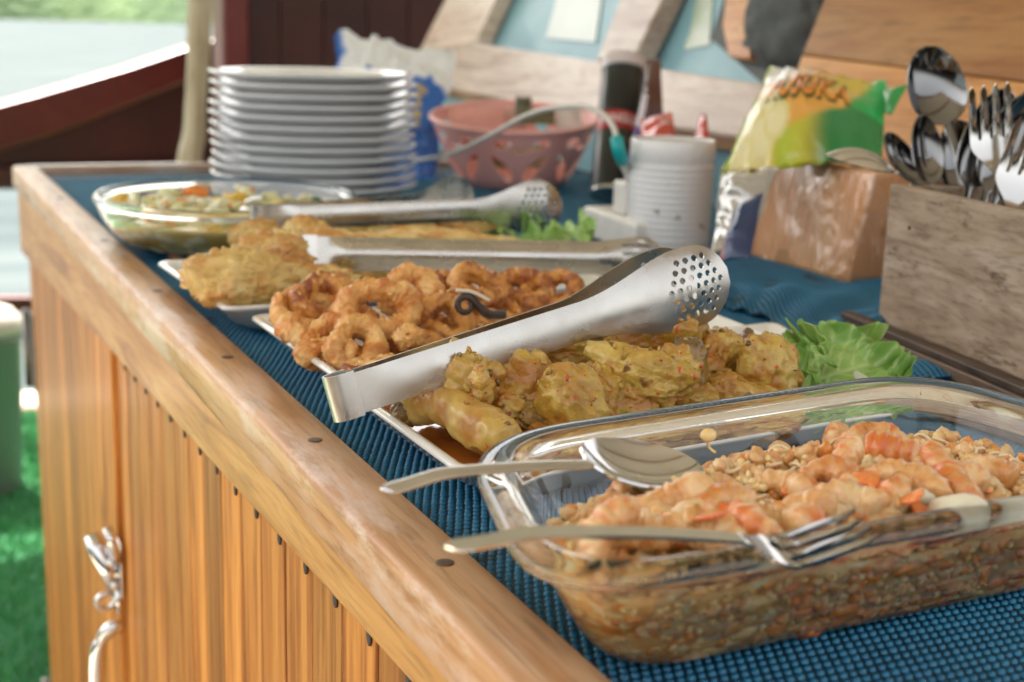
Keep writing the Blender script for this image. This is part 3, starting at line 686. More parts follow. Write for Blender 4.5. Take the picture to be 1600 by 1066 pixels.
print('tongs3', np.linalg.norm(T3b - T3a)); wv = V(0, 0, 1) * .86 + UP * .15 - V(-.3, .5, 0) * -.5
tongs(T3a + V(0, 0, -.004), T3b, UP + V(0, 0, .12), .24, 'large steel tongs with round-holed head lying across the chicken, nearest of three', w0=.0192, head=.0415, gap=.030, wl=.0215, arch=.0012)
T2a, T2b = G(484, 396, .945), G(1030, 405, .937)
print('tongs2', np.linalg.norm(T2b - T2a))
tongs(T2a, T2b, UP, .24, 'shiny steel tongs with slotted ends lying over the calamari, middle pair of three', w0=.0235, head=.032, gap=.020, holes=False, slots=True, arch=.008, wl=.026)
T1a, T1b = G(408, 340, .952), G(806, 318, .946)
print('tongs1', np.linalg.norm(T1b - T1a))
tongs(T1a, T1b, V(0, 0, 1.) + UP * .5, .24, 'steel tongs with perforated scoop ends over the battered fritters, farthest pair', w0=.0195, head=.050, gap=.125, holes=True, wl=.0195, arch=.002)

# ------------------------------------------------------------------ spoons and forks
def spoonv(L=.19, bl=.06, bw=.041, depth=.009, hw=.0075, neck=.0028, curve=.012):
    """bowl centred on the origin, handle along +x, concave side +z; returns vertices, faces"""
    S_ = np.concatenate([np.linspace(-bl / 2, bl / 2, 40), np.linspace(bl / 2, bl / 2 + (L - bl), 46)[1:]])
    T = np.linspace(-1, 1, 15); v = []
    for s in S_:
        if s <= bl / 2:
            q = s / (bl / 2); w = bw / 2 * math.sqrt(max(0, 1 - abs(q + (-.12) * (1 - q * q)) ** 2.2)) if abs(q) < 1 else 0
            w = max(w, neck * sst(.2, 1, q)); dz = -depth * max(0, 1 - abs(q) ** 2.2) ; rimz = .0015 * q
        else:
            u = (s - bl / 2) / (L - bl); w = neck + (hw - neck) * sst(.15, .85, u); w *= math.sqrt(max(0, 1 - max(0, (u - .93) / .07) ** 2)); dz = 0; rimz = .0015 + curve * math.sin(math.pi * min(1, u * 1.15)) ** 1 - .004 * sst(.7, 1, u)
        for t in T:
            z = rimz + dz * (1 - t * t) ** .9 if s <= bl / 2 else rimz - .0012 * t * t
            v.append((s, w * t, z))
    k = 15; n = len(S_); f = [(i * k + j, i * k + j + 1, (i + 1) * k + j + 1, (i + 1) * k + j) for i in range(n - 1) for j in range(k - 1)]
    return np.array(v), f
def forkv(L=.19, hl=.055, bw=.026, tine=.036, hw=.007, neck=.0026, curve=.012):
    gap = .0021; tw = (bw - 3 * gap) / 4; out = []
    x0 = -hl / 2
    for i in range(4):
        y = -bw / 2 + i * (tw + gap)
        out += [(x0 + tine, y), (x0 + .004, y + tw * .12), (x0, y + tw * .5), (x0 + .004, y + tw * .88), (x0 + tine, y + tw)]
        if i < 3: out += [(x0 + tine + .0012, y + tw + gap / 2)]
    for s in np.linspace(x0 + tine, L - hl / 2, 40)[1:]:
        e = (s - x0 - tine) / (hl - tine)
        if e < 1: w = bw / 2 + (neck - bw / 2) * sst(.15, 1, e)
        else:
            u = (s - hl / 2) / (L - hl); w = neck + (hw - neck) * sst(.15, .85, u); w *= math.sqrt(max(.0, 1 - max(0, (u - .93) / .07) ** 2))
        out.append((s, max(w, .0004)))
    low = [(x, -y) for x, y in out[::-1] if y > 0 and x > x0 + tine + .0001 and not (x < x0 + tine + .002)]
    def fn(s, y):
        q = (s + hl / 2) / hl
        if q < 1: z = .0075 * (1 - q) ** 2 * .9 - .006 * math.sin(math.pi * min(1, max(0, q))) + .0015
        else: u = (s - hl / 2) / (L - hl); z = .0015 + curve * math.sin(math.pi * min(1, u * 1.15)) - .004 * sst(.7, 1, u)
        return V(s, y, z)
    return sheet(out + low, [], .0016, fn)
def place(name, vf, c, ax, nrm, mat, label, cat, group=None, sc_=1., th=.0011):
    v, f = vf; ax = np.asarray(ax, float); ax /= np.linalg.norm(ax); n = np.asarray(nrm, float); n = n - ax * (n @ ax); n /= np.linalg.norm(n); y = np.cross(n, ax)
    w = (v[:, :1] * ax + v[:, 1:2] * y + v[:, 2:3] * n) * sc_ + np.asarray(c)
    o = mk(name, w, f, mat, loc=c); solid(o, th, 0); return tag(o, label, cat, group)
SP = spoonv()
# spoon lying on the shrimp, its handle over the left rim of the oven dish
a, b = G(1008, 722, .957), G(600, 750, .968)
place('serving_spoon', spoonv(L=np.linalg.norm(b - a) + .026, bl=.052, bw=.037, depth=.008, hw=.0031, curve=.001), a, b - a, V(-.20, -.26, 1), CUTL, 'steel spoon lying face up over the left rim of the shrimp dish', 'spoon')
a, b = G(1252, 850, .957), G(724, 842, .969)
place('serving_fork', forkv(L=np.linalg.norm(b - a) + .026, hl=.042, bw=.0175, tine=.026, curve=.0015, hw=.0031), a, b - a, V(-.05, -.20, 1), CUTL, 'steel fork lying in the shrimp dish with its tines in the food', 'fork')
a, b = G(405, 318, .944), G(275, 352, .957)
place('serving_spoon', spoonv(L=.13, bl=.04, bw=.03, depth=.007, hw=.0062, curve=.006), a + (a - b) * .25, b - a, V(-.1, -.3, 1), CUTL, 'steel spoon dipped in the vegetables of the oval glass bowl', 'spoon')

# ------------------------------------------------------------------ wooden cutlery box
B0 = G(1371, 503, .912); B1 = G(1600, 597, .912); bu = (B1 - B0) / np.linalg.norm(B1 - B0); bv_ = V(-bu[1], bu[0], 0)
if bv_[0] < 0: bv_ = -bv_
BH = .098; cb_ = empty('cutlery_box', (B0 + bu * .12), 'weathered grey wooden cutlery box standing on a flat base board at the right edge', 'box')
BL_ = .26
def bb(name, u0, u1, w0, w1, z0, z1, mat, b=.0012):
    q = [B0 + bu * u + bv_ * w for u, w in ((u0, w0), (u1, w0), (u1, w1), (u0, w1))]; q = [p * V(1, 1, 0) for p in q]
    return hexa(name, [p + V(0, 0, z0) for p in q] + [p + V(0, 0, z1) for p in q], mat, cb_, b)
bb('front_panel', 0, BL_, 0, .011, .9125, .9125 + BH, GREYW); bb('back_panel', 0, BL_, .088, .099, .9125, .9125 + BH, GREYW)
bb('end_panel', .0006, .0115, .0112, .0878, .9125, .9125 + BH - .001, GREYW); bb('end_panel', BL_ - .0115, BL_ - .0006, .0112, .0878, .9125, .9125 + BH - .001, GREYW)
bb('base_board', -.012, BL_ + .02, -.024, .115, .9038, .9123, wood('dark_base_wood', (.06, .035, .022), (.13, .08, .05), (.20, .13, .085), 'y', rough=.5, coat=.1))
bb('base_cleat', -.012, BL_ + .02, -.0236, -.013, .9124, .918, bpy.data.materials['dark_base_wood'])
for u in (.03, .20):
    v, f = lathe([(.0016, 0), (.0014, .0006)], 10); v = v[:, :1] * bu + v[:, 1:2] * V(0, 0, 1) - v[:, 2:3] * bv_; p = B0 + bu * u + V(0, 0, .072)
    par(mk('nail', v + p, f, BLACKP, loc=p), cb_)
C_ = -FWD
def cut(kind, x, y, t, ax, nrm, label, s=1., **k):
    c = D(x, y, t); axw = RT * ax[0] - UP * ax[1] + FWD * (ax[2] if len(ax) > 2 else 0); nw = RT * nrm[0] - UP * nrm[1] - FWD * nrm[2]
    vf = spoonv(**k) if kind == 'spoon' else forkv(**k)
    return place('table_' + kind, vf, c, axw, nw, CUTL if kind == 'fork' or 'back side' in label else CUTD, label, kind, 'cutlery standing in the wooden box', s)
dC = .93
cut('spoon', 1463, 133, .985, (.26, 1, .0), (-.12, .2, 1), 'large steel spoon standing tallest in the wooden box, hollow side towards the viewer', L=.17, bl=.058, bw=.040, depth=.010)
cut('spoon', 1449, 233, .972, (.10, 1, .0), (.25, .1, 1), 'small darkly reflecting steel spoon standing in front at the left end of the wooden box', L=.12, bl=.050, bw=.0245, depth=.008)
cut('spoon', 1345, 256, .975, (1, .16, .06), (.0, 1, -.35), 'steel spoon leaning out over the left end of the wooden box, back side up', L=.15, bl=.052, bw=.031, depth=.010)
cut('spoon', 1412, 246, 1.02, (.6, 1, .0), (.8, .1, .8), 'darkly reflecting steel spoon behind the two leftmost spoons of the wooden box', L=.14, bl=.045, bw=.028)
cut('fork', 1550, 205, .905, (.13, 1, .02), (-.1, .0, 1), 'steel fork standing upright at the front of the wooden box', L=.15, hl=.060, bw=.0285, tine=.034)
cut('spoon', 1545, 215, .945, (-.42, 1, .05), (.1, .1, 1), 'darkly reflecting steel spoon standing behind the upright fork', L=.16, bl=.072, bw=.036, depth=.009)
cut('spoon', 1580, 222, .925, (-.5, 1, .05), (.1, .1, 1), 'darkly reflecting steel spoon right of the one behind the upright fork', L=.16, bl=.072, bw=.036, depth=.009)
cut('spoon', 1612, 190, .93, (-.5, 1, .1), (-.1, .2, 1), 'steel spoon cut by the right picture edge above the box', L=.16, bl=.056, bw=.034, depth=.009)
cut('fork', 1597, 262, .885, (-.28, 1, .05), (-.1, .0, 1), 'steel fork cut by the right picture edge with tines against the upright fork', L=.13, hl=.060, bw=.0285, tine=.034)
cut('spoon', 1502, 245, 1.0, (.1, 1, .0), (-.1, .1, 1), 'dark spoon deepest in the box between tall spoon and fork', L=.14, bl=.055, bw=.034, depth=.009)

# ------------------------------------------------------------------ soft packets: a pillow between four corners
def pillow(name, Q, th, label, cat, colfn, n=(70, 46), crumple=.003, freq=30, seed=1, rough=.25, metal=0, seal=.04, folds=0., mat=None, group=None, coat=.4, alpha=None, rag=.012):
    """Q: corner points top-left, top-right, bottom-right, bottom-left"""
    TL, TR_, BR, BL = [np.asarray(q) for q in Q]; nu, nv = n
    cen = (TL + TR_ + BR + BL) / 4; nn = np.cross(TR_ - TL, BL - TL); nn /= np.linalg.norm(nn)
    if nn @ (CAM - cen) < 0: nn = -nn
    v = []; cols = []; U, W = np.meshgrid(np.linspace(0, 1, nu), np.linspace(0, 1, nv))
    for side in (1, -1):
        base = TL * ((1 - U) * (1 - W))[..., None] + TR_ * (U * (1 - W))[..., None] + BR * (U * W)[..., None] + BL * ((1 - U) * W)[..., None]
        e = np.clip(np.minimum(np.minimum(U, 1 - U) / .5, 1), 0, 1); g = np.clip(np.minimum(W, 1 - W) / .5, 0, 1)
        b = np.clip((e - seal) / (1 - seal), 0, 1) ** .55 * np.clip((g - seal) / (1 - seal), 0, 1) ** .55
        cr = fbm(base * freq + seed * 9 + side, 3); rid = 1 - np.abs(fbm(base * freq * 1.3 + seed * 3, 2)) * 3
        base = base + (TR_ - TL) * (fbm(base * 30 + seed, 3) * rag * 2)[..., None] + (BL - TL) * (fbm(base * 34 + seed + 40, 3) * rag * 3)[..., None]; fo = folds * np.sin(U * 40 + cr * 4) * np.exp(-np.minimum(W, 1 - W) * 8)
        disp = side * b * th / 2 + (cr * crumple + rid * crumple * .5) * (.3 + b) + fo
        p = base + nn * disp[..., None]; v.append(p.reshape(-1, 3)); cols.append(colfn(U, W, side, cr).reshape(-1, 3))
    f = []; N_ = nu * nv
    for s in (0, 1):
        for j in range(nv - 1):
            for i in range(nu - 1):
                q = (s * N_ + j * nu + i, s * N_ + j * nu + i + 1, s * N_ + (j + 1) * nu + i + 1, s * N_ + (j + 1) * nu + i); f.append(q if s == 0 else q[::-1])
    per = [(j, i) for j, i in [(0, i) for i in range(nu - 1)] + [(j, nu - 1) for j in range(nv - 1)] + [(nv - 1, i) for i in range(nu - 1, 0, -1)] + [(j, 0) for j in range(nv - 1, 0, -1)]]
    for a, b in zip(per, per[1:] + per[:1]): f.append((a[0] * nu + a[1], b[0] * nu + b[1], N_ + b[0] * nu + b[1], N_ + a[0] * nu + a[1]))
    if mat is None:
        mat, t, bs = newmat(name + '_print'); t.links.new(attr(t, 'Col', True), bs.inputs['Base Color']); sets(bs, rough=rough, metal=metal, coat=coat, coatr=.08)
        vec = coords(t); bumpn(t, bs, [(noise(t, vec, 60, 4, .6, .6), .5, .003)])
    o = mk(name, np.vstack(v), f, mat, loc=cen, attrs={'Col': np.vstack(cols)}); tag(o, label, cat, group)
    def at(u, w, off=.0012):
        i = min(nu - 1, max(0, u * (nu - 1))); j = min(nv - 1, max(0, w * (nv - 1))); A = v[0].reshape(nv, nu, 3)
        i0, j0 = int(min(i, nu - 2)), int(min(j, nv - 2)); a, b = i - i0, j - j0
        return A[j0, i0] * (1 - a) * (1 - b) + A[j0, i0 + 1] * a * (1 - b) + A[j0 + 1, i0] * (1 - a) * b + A[j0 + 1, i0 + 1] * a * b + nn * off
    return o, at
def layer(c, m_, col): return c * (1 - m_[..., None]) + np.array(col) * m_[..., None]
def onbag(o, at, s, u0, w0, du, dw, ang, mat, off=.0012, name='lettering', bold=0.0):
    tv, tf = textmesh(s, 1.0, bold); sp = np.abs(tv[:, 0]).max()
    x, y = tv[:, 0] / (2 * sp), tv[:, 1]; ca, sa = math.cos(ang), math.sin(ang)
    pts = np.array([at(u0 + (a * ca) * du - (b * sa) * dw * .6, w0 + a * sa * du * 1.5 - b * ca * dw, off) for a, b in zip(x, y)])
    q = mk(name, pts, tf, mat, smooth=False, loc=pts.mean(0)); par(q, o); return q
# chips bag
def chips(U, W, side, cr):
    c = np.zeros(U.shape + (3,)) + V(.75, .36, .06)
    c = layer(c, sst(.55, .72, U) * sst(.5, .3, W), (.62, .45, .03)); c = layer(c, sst(.12, .0, W) * sst(.8, .3, U), (.75, .72, .45))
    c = layer(c, sst(.78, .84, U + .25 * (W - .5)), (.03, .36, .07)); c = layer(c, sst(.86, .95, U), (.02, .42, .10))
    g = sst(.66, .72, W - .10 * np.sin(U * 5)) * sst(.25, .4, U); c = layer(c, g * sst(.9, .3, U), (.42, .55, .04)); c = layer(c, g * sst(.5, .7, U), (.015, .20, .045))
    for cx, cy, r in ((.14, .62, .13), (.25, .50, .12), (.22, .8, .14), (.10, .88, .1), (.34, .70, .1)):
        d = np.hypot((U - cx) / r, (W - cy) / (r * 1.5)); c = layer(c, sst(1.05, .9, d), (.72, .62, .26)); c = layer(c, sst(.75, .6, d), (.80, .72, .40))
    c = layer(c, sst(.07, .02, U), (.40, .50, .05)); c = layer(c, sst(.16, .08, np.abs(U - .16 + W * .1)) * sst(.3, .2, W), (.78, .78, .72))
    return np.clip(c + cr[..., None] * .04, 0, 1)
Q = [D(1205, 104, 1.33), D(1385, 128, 1.20), D(1378, 242, 1.14), D(1128, 272, 1.20)]
o, at = pillow('crisps_bag', Q, .060, 'bulging green and orange crisps bag lying on the napkin pack against the wall', 'bag', chips, crumple=.004, freq=28, seed=2, seal=.05, folds=.002, rag=.014)
onbag(o, at, 'KUSUKA', .50, .44, .62, .40, .06, flat('bag_letter_edge', (.10, .13, .03), .4), .0012, bold=.05)
onbag(o, at, 'KUSUKA', .50, .44, .60, .37, .06, flat('bag_letter_orange', (.92, .26, .015), .3), .0020)
tl = [D(1378, 140, 1.19), D(1420, 132, 1.16), D(1392, 180, 1.16), D(1380, 175, 1.17)]
q, _ = pillow('bag_tail', tl, .006, None, None, lambda U, W, s, c: np.zeros(U.shape + (3,)) + V(.02, .28, .06), n=(14, 14), crumple=.002, seed=4); par(q, o)
# blue and silver bag behind the plates
def blueb(U, W, side, cr):
    c = np.zeros(U.shape + (3,)) + V(.01, .13, .50); c = layer(c, sst(.27, .23, W + .04 * np.sin(U * 17)), (.85, .86, .86)); c = layer(c, sst(.10, .02, U) * sst(.30, .2, W), (.01, .13, .5))
    c = layer(c, sst(.02, .0, np.abs(U - .80) - .02) * sst(.02, .0, np.abs(W - .42) - .12) * (np.sin(W * 150) > -.3), (.6, .42, .08)); return c
Q = [D(520, 58, 2.02), D(706, 78, 1.98), D(676, 312, 1.88), D(515, 300, 1.95)]
pillow('snack_bag', Q, .05, 'blue bag with crumpled silver top standing behind the plate stack', 'bag', blueb, n=(90, 70), crumple=.012, freq=24, seed=7, rough=.18, rag=.05)
# dark chocolate coloured pouch and white-purple sachet beside the round can
Q = [D(1008, 92, 1.64), D(1032, 92, 1.62), D(1040, 260, 1.56), D(998, 260, 1.56)]
pillow('snack_pouch', Q, .02, 'upright dark brown and purple snack pouch right of the black can', 'packet', lambda U, W, s, c: layer(np.zeros(U.shape + (3,)) + V(.10, .035, .025), sst(.4, .7, W), (.06, .02, .06)) + .02 * c[..., None], n=(26, 50), crumple=.002, freq=50)
Q = [D(1004, 145, 1.50), D(1012, 150, 1.5), D(986, 300, 1.40), D(972, 290, 1.42)]
pillow('sachet', Q, .006, 'slim purple sachet with a white top leaning behind the white tin', 'packet', lambda U, W, s, c: layer(np.zeros(U.shape + (3,)) + V(.10, .04, .30), sst(.40, .34, W), (.72, .70, .80)), n=(14, 40), crumple=.001, freq=50)
# red wrapper behind the tin
Q = [D(1000, 190, 1.46), D(1050, 176, 1.45), D(1062, 250, 1.34), D(1005, 250, 1.36)]
pillow('red_wrapper', Q, .022, 'crumpled red wrapper showing over the left of the white tin', 'packet', lambda U, W, s, c: np.zeros(U.shape + (3,)) + V(.55, .035, .015), n=(34, 30), crumple=.006, freq=55, seed=3)
Q = [D(1094, 178, 1.46), D(1103, 180, 1.46), D(1116, 262, 1.32), D(1072, 262, 1.34)]
pillow('red_wrapper', Q, .016, 'small pointed red wrapper behind the right side of the white tin', 'packet', lambda U, W, s, c: np.zeros(U.shape + (3,)) + V(.60, .03, .02), n=(24, 30), crumple=.005, freq=60, seed=9)
# crinkled clear-silver bag and navy packet between tin and napkins
Q = [D(1128, 262, 1.22), D(1215, 262, 1.17), D(1185, 350, 1.14), D(1112, 402, 1.14)]
pillow('foil_bag', Q, .03, 'crinkled silver foil bag between the white tin and the napkin pack', 'bag', lambda U, W, s, c: np.zeros(U.shape + (3,)) + V(.55, .54, .52), n=(50, 40), crumple=.008, freq=40, seed=12, rough=.15, metal=.6)
Q = [D(1150, 322, 1.12), D(1192, 302, 1.11), D(1172, 405, 1.075), D(1122, 408, 1.09)]
pillow('navy_packet', Q, .02, 'dark navy packet with a red corner squeezed left of the napkin pack', 'packet', lambda U, W, s, c: layer(np.zeros(U.shape + (3,)) + V(.015, .04, .12), sst(.25, .1, U) * sst(.4, .6, W), (.25, .02, .03)), n=(30, 30), crumple=.004, freq=40, seed=13)

# ------------------------------------------------------------------ round black can
cc = G(955, 300, .9); can = empty('crisps_can', cc, 'tall black cardboard crisps can with red band and white top leaning against the wall', 'can')
cc = D(955, 200, 1.66); top = D(976, 94, 1.69); bt_ = D(956, 306, 1.64); ax = (top - bt_); CH = np.linalg.norm(ax); ax /= CH; cr_ = .0265
xx = np.cross(ax, FWD); xx /= np.linalg.norm(xx); yy2 = np.cross(ax, xx)
def cyl(z0, z1, r, mat, name, k=48):
    a = np.arange(k) / k * 2 * np.pi; lp = [np.array([bt_ + ax * z + (xx * math.cos(t) + yy2 * math.sin(t)) * rr for t in a]) for z, rr in ((z0, r), (z0 + .0005, r), (z1 - .0005, r), (z1, r - .0008))]
    v, f = loft(lp, True, True, True); return par(mk(name, v, f, mat, loc=bt_), can)
cyl(0, .004, cr_ + .0006, CHROME, 'base_ring'); cyl(.0042, CH * .43, cr_, flat('can_black', (.012, .014, .014), .3), 'body')
cyl(CH * .432, CH * .56, cr_ + .0001, flat('can_red', (.45, .03, .035), .3), 'red_band'); cyl(CH * .562, CH * .90, cr_, bpy.data.materials['can_black'], 'body'); cyl(CH * .902, CH * .915, cr_ + .0007, CHROME, 'rim'); cyl(CH * .916, CH, cr_ + .001, flat('white_cap', (.7, .62, .62), .4), 'cap')
tv, tf = textmesh('PRINGLES', 1.0, .02); sp = np.abs(tv[:, 0]).max(); fx = RT - ax * (RT @ ax); fx /= np.linalg.norm(fx); fz = np.cross(fx, ax); fz = fz if fz @ (CAM - cc) > 0 else -fz
pts = np.array([bt_ + ax * (CH * .495 + y * .015) + (fx * math.sin(x / sp * 1.0) + fz * math.cos(x / sp * 1.0)) * (cr_ + .0008) for x, y, _ in tv])
par(mk('lettering', pts, tf, flat('can_letter', (.8, .72, .70), .4), smooth=False, loc=cc), can)
pts = [bt_ + ax * (CH * h) + (fx * math.sin(t) + fz * math.cos(t)) * (cr_ + .0006) for t, h in [(-.5, .18), (-.2, .24), (.1, .22), (.35, .12), (.0, .10)]]

# ------------------------------------------------------------------ white ribbed tin
tc = G(1050, 402, .9) + h2 * .041; tn = empty('white_tin', tc, 'white ribbed tin with a flat rim and rust at its foot, on the blue mat', 'tin')
pf = [(.0385, 0), (.0405, .001), (.041, .004)]
z = .012
while z < .084: pf += [(.0402, z), (.0412, z + .0022), (.0402, z + .0044)]; z += .0062
pf += [(.0402, .088), (.0412, .0905), (.0412, .1075), (.0405, .1085), (.039, .1085), (.0385, .107), (.0385, .003)]
v, f = loft([np.stack([r * np.cos(a_), r * np.sin(a_), np.full(64, zz)], 1) for a_ in [np.arange(64) / 64 * 2 * np.pi] for r, zz in pf], True, True, True)
TINM = PM('white_tin_paint', [(.3, (.80, .80, .80)), (.7, (.85, .85, .85))], 12, rough=.3, coat=.3, spots=((70, .66, (.35, .28, .22)),))
par(mk('tin_body', v + tc, f, TINM, loc=tc), tn)
v, f = lathe([(.0375, .105), (.0375, .106), (.001, .106)], 48); par(mk('tin_lid', v + tc, f, flat('tin_lid_paint', (.6, .58, .55), .4), loc=tc), tn)

# ------------------------------------------------------------------ power strip, plug and charging cable
p0, p1 = G(908, 366, .9008), G(985, 396, .9008); su = (p1 - p0); su_l = np.linalg.norm(su); su /= su_l; sv = V(-su[1], su[0], 0); sv = sv if sv[0] > 0 else -sv
WHP = flat('white_plastic', (.82, .80, .75), .35)
ps = empty('power_strip', p0, 'white power strip lying left of the white tin with a charger plugged in', 'power strip')
q = [p0, p0 + su * .13, p0 + su * .13 + sv * .052, p0 + sv * .052]
hexa('strip_body', q + [p + V(0, 0, .030) for p in q], WHP, ps, .004)
c0 = p0 + su * .062 + sv * .026 + V(0, 0, .0303); q = [c0 + su * a + sv * b for a, b in ((-.014, -.014), (.014, -.014), (.014, .014), (-.014, .014))]
ch = hexa('charger', q + [p + V(0, 0, .032) for p in q], WHP, None, .003); tag(ch, 'white square charger block plugged into the power strip', 'charger')
for k in (.095, .115):
    v, f = lathe([(.009, .0301), (.009, .0309), (.001, .0309)], 24); par(mk('socket', v + p0 + su * k + sv * .026, f, flat('socket_grey', (.5, .5, .48), .5) if k < .1 else bpy.data.materials['socket_grey'], loc=p0 + su * k), ps)
cp = [D(560, 262, 1.86), D(640, 252, 1.80), D(700, 243, 1.62), D(760, 215, 1.52), D(830, 178, 1.44), D(890, 166, 1.38), D(930, 172, 1.34), D(958, 198, 1.31), D(968, 240, 1.30), c0 + V(0, 0, .034)]
cp = spline(cp, 90); v, f = tube(cp, .0029, 12); cb2 = tag(mk('charging_cable', v, f, flat('cable_white', (.66, .63, .58), .4), loc=cp[0]), 'white charging cable arching over the pink basket into the charger', 'cable')
def piece(i0, i1, r, mat, name):
    seg = cp[i0:i1 + 1]; v, f = tube(spline(seg, 14), r, 14); par(mk(name, v, f, mat, loc=seg[0]), cb2)
piece(74, 82, .0062, flat('teal_rubber', (.01, .42, .42), .4), 'cable_boot'); piece(83, 89, .0048, WHP, 'plug')

# ------------------------------------------------------------------ napkin pack wrapped in film
n0, n1, n2 = G(1168, 402, .905), G(1326, 448, .905), G(1384, 440, .905); n3 = n0 + (n2 - n1)
up_ = V(0, 0, .097) ; sh = RT * .016 + V(0, 0, 0); sh[2] = 0
q = [n0, n1, n2, n3]; tp = [p + up_ + sh for p in q]
NAPM = PM('brown_napkin', [(.3, (.36, .17, .06)), (.7, (.46, .24, .095))], 9, rough=.45, bump=((30, .4, .003),))
def slabgrid(name, q, tp, mat, amp, seed, n=18, grow=0., freq=30):
    c = np.mean(q + tp, 0); P_ = [np.asarray(p) + (np.asarray(p) - c) * grow for p in q + tp]; parts = []
    for fc in BF:
        a, b, c_, d = [P_[i] for i in fc]; U, W = np.meshgrid(np.linspace(0, 1, n), np.linspace(0, 1, n))
        g = a * ((1 - U) * (1 - W))[..., None] + b * (U * (1 - W))[..., None] + c_ * (U * W)[..., None] + d * ((1 - U) * W)[..., None]
        parts.append((g.reshape(-1, 3), [(j * n + i, j * n + i + 1, (j + 1) * n + i + 1, (j + 1) * n + i) for j in range(n - 1) for i in range(n - 1)]))
    v, f = join(parts); dd = v - c; dd /= np.linalg.norm(dd, axis=1)[:, None]; v = v - dd * .05 * (np.linalg.norm(v - c, axis=1)[:, None] ** 2) / .05 * .35
    nz = fbm(v * freq + seed, 3); v = v + dd * nz[:, None] * amp
    b = bmesh.new(); me = bpy.data.meshes.new('t'); me.from_pydata(v.tolist(), [], f); b.from_mesh(me); bmesh.ops.remove_doubles(b, verts=b.verts, dist=1e-5)
    bmesh.ops.recalc_face_normals(b, faces=b.faces); vv = np.array([x.co[:] for x in b.verts]); ff = [tuple(x.index for x in f_.verts) for f_ in b.faces]; b.free(); bpy.data.meshes.remove(me)
    return mk(name, vv, ff, mat, loc=np.mean(q, 0))
npk = empty('napkin_pack', np.mean(q, 0), 'pack of brown paper napkins in shiny clear film between foil bag and cutlery box', 'napkin pack')
par(slabgrid('napkins', q, tp, NAPM, .0015, 3), npk)
mt = bpy.data.materials.new('clear_film'); mt.use_nodes = True; t = mt.node_tree; t.nodes.remove(t.nodes['Principled BSDF']); out_ = t.nodes['Material Output']
tr = t.nodes.new('ShaderNodeBsdfTransparent'); gl = t.nodes.new('ShaderNodeBsdfGlossy'); gl.inputs['Roughness'].default_value = .08; mx = t.nodes.new('ShaderNodeMixShader'); ad = t.nodes.new('ShaderNodeAddShader'); gl.inputs['Color'].default_value = (1, 1, 1, 1); lw = t.nodes.new('ShaderNodeFresnel'); lw.inputs['IOR'].default_value = 2.0
vec = coords(t, (1, 1, .35)); bn_ = t.nodes.new('ShaderNodeBump'); bn_.inputs['Strength'].default_value = .9; bn_.inputs['Distance'].default_value = .004; t.links.new(noise(t, vec, 40, 3, .5, 2.0), bn_.inputs['Height'])
t.links.new(bn_.outputs[0], gl.inputs['Normal']); t.links.new(bn_.outputs[0], lw.inputs['Normal']); t.links.new(lw.outputs[0], mx.inputs[0]); t.links.new(tr.outputs[0], mx.inputs[1]); t.links.new(tr.outputs[0], ad.inputs[0]); t.links.new(gl.outputs[0], ad.inputs[1]); t.links.new(ad.outputs[0], mx.inputs[2]); t.links.new(mx.outputs[0], out_.inputs[0])
par(slabgrid('film_wrap', q, tp, mt, .004, 8, 30, .03, 32), npk)

# ------------------------------------------------------------------ pink basket
bkc = G(800, 296, .9008) + h2 * .062; bk = empty('pink_basket', bkc, 'round pink plastic basket with leaf shaped openings full of small packets', 'basket')
RB, RT_, HB = .066, .112, .088
PINK = PM('pink_plastic', [(.3, (.98, .47, .43)), (.7, (.99, .54, .50))], 12, rough=.35, coat=.2)
Wd = 2 * math.pi * .095; hol = []
r_ = np.random.RandomState(5)
def leaf(cx, cy, L_, w_, an): 
    o = []
    for i in range(10): t = i / 10 * 2 * math.pi; x, y = L_ / 2 * math.cos(t), w_ / 2 * math.sin(t) * (1 - .35 * math.cos(t)); o.append((cx + x * math.cos(an) - y * math.sin(an), cy + x * math.sin(an) + y * math.cos(an)))
    return o
k = 0
for i in range(13):
    cx = (i + .5) * Wd / 13
    hol.append(leaf(cx, .030, .048, .0155, .95 if i % 2 else 2.2)); hol.append(leaf(cx + .003, .067, .022, .015, .3)); 
    if i % 2: hol.append(leaf(cx - .018, .058, .028, .007, .1))
o_ = [(x, 0) for x in np.linspace(0, Wd, 90)] + [(x, HB) for x in np.linspace(Wd, 0, 90)]
def fnb(x, y):
    a = x / Wd * 2 * math.pi; t = y / HB; r = RB + (RT_ - RB) * (t ** .7); return bkc + V(r * math.cos(a), r * math.sin(a), .002 + y * (1 - .15 * math.cos(a - 4.26) * t))
v, f = sheet(o_, hol, .006, fnb); o = mk('basket_side', v, f, PINK, loc=bkc); solid(o, .0018, 0); par(o, bk)
v, f = lathe([(.001, 0), (RB, 0), (RB + .001, .003), (RB, .004), (.001, .0035)], 60); par(mk('basket_floor', v + bkc, f, PINK, loc=bkc), bk)
a = np.linspace(0, 2 * np.pi, 81); rimp = np.array([fnb(t / (2 * np.pi) * Wd, HB) for t in a]); v, f = tube(rimp, .0032, 10, caps=False); par(mk('basket_rim', v, f, PINK, loc=bkc), bk)
def inb(dx, dy, dz): return bkc + RT * V(1, 1, 0) * dx + h2 * dy + V(0, 0, dz)
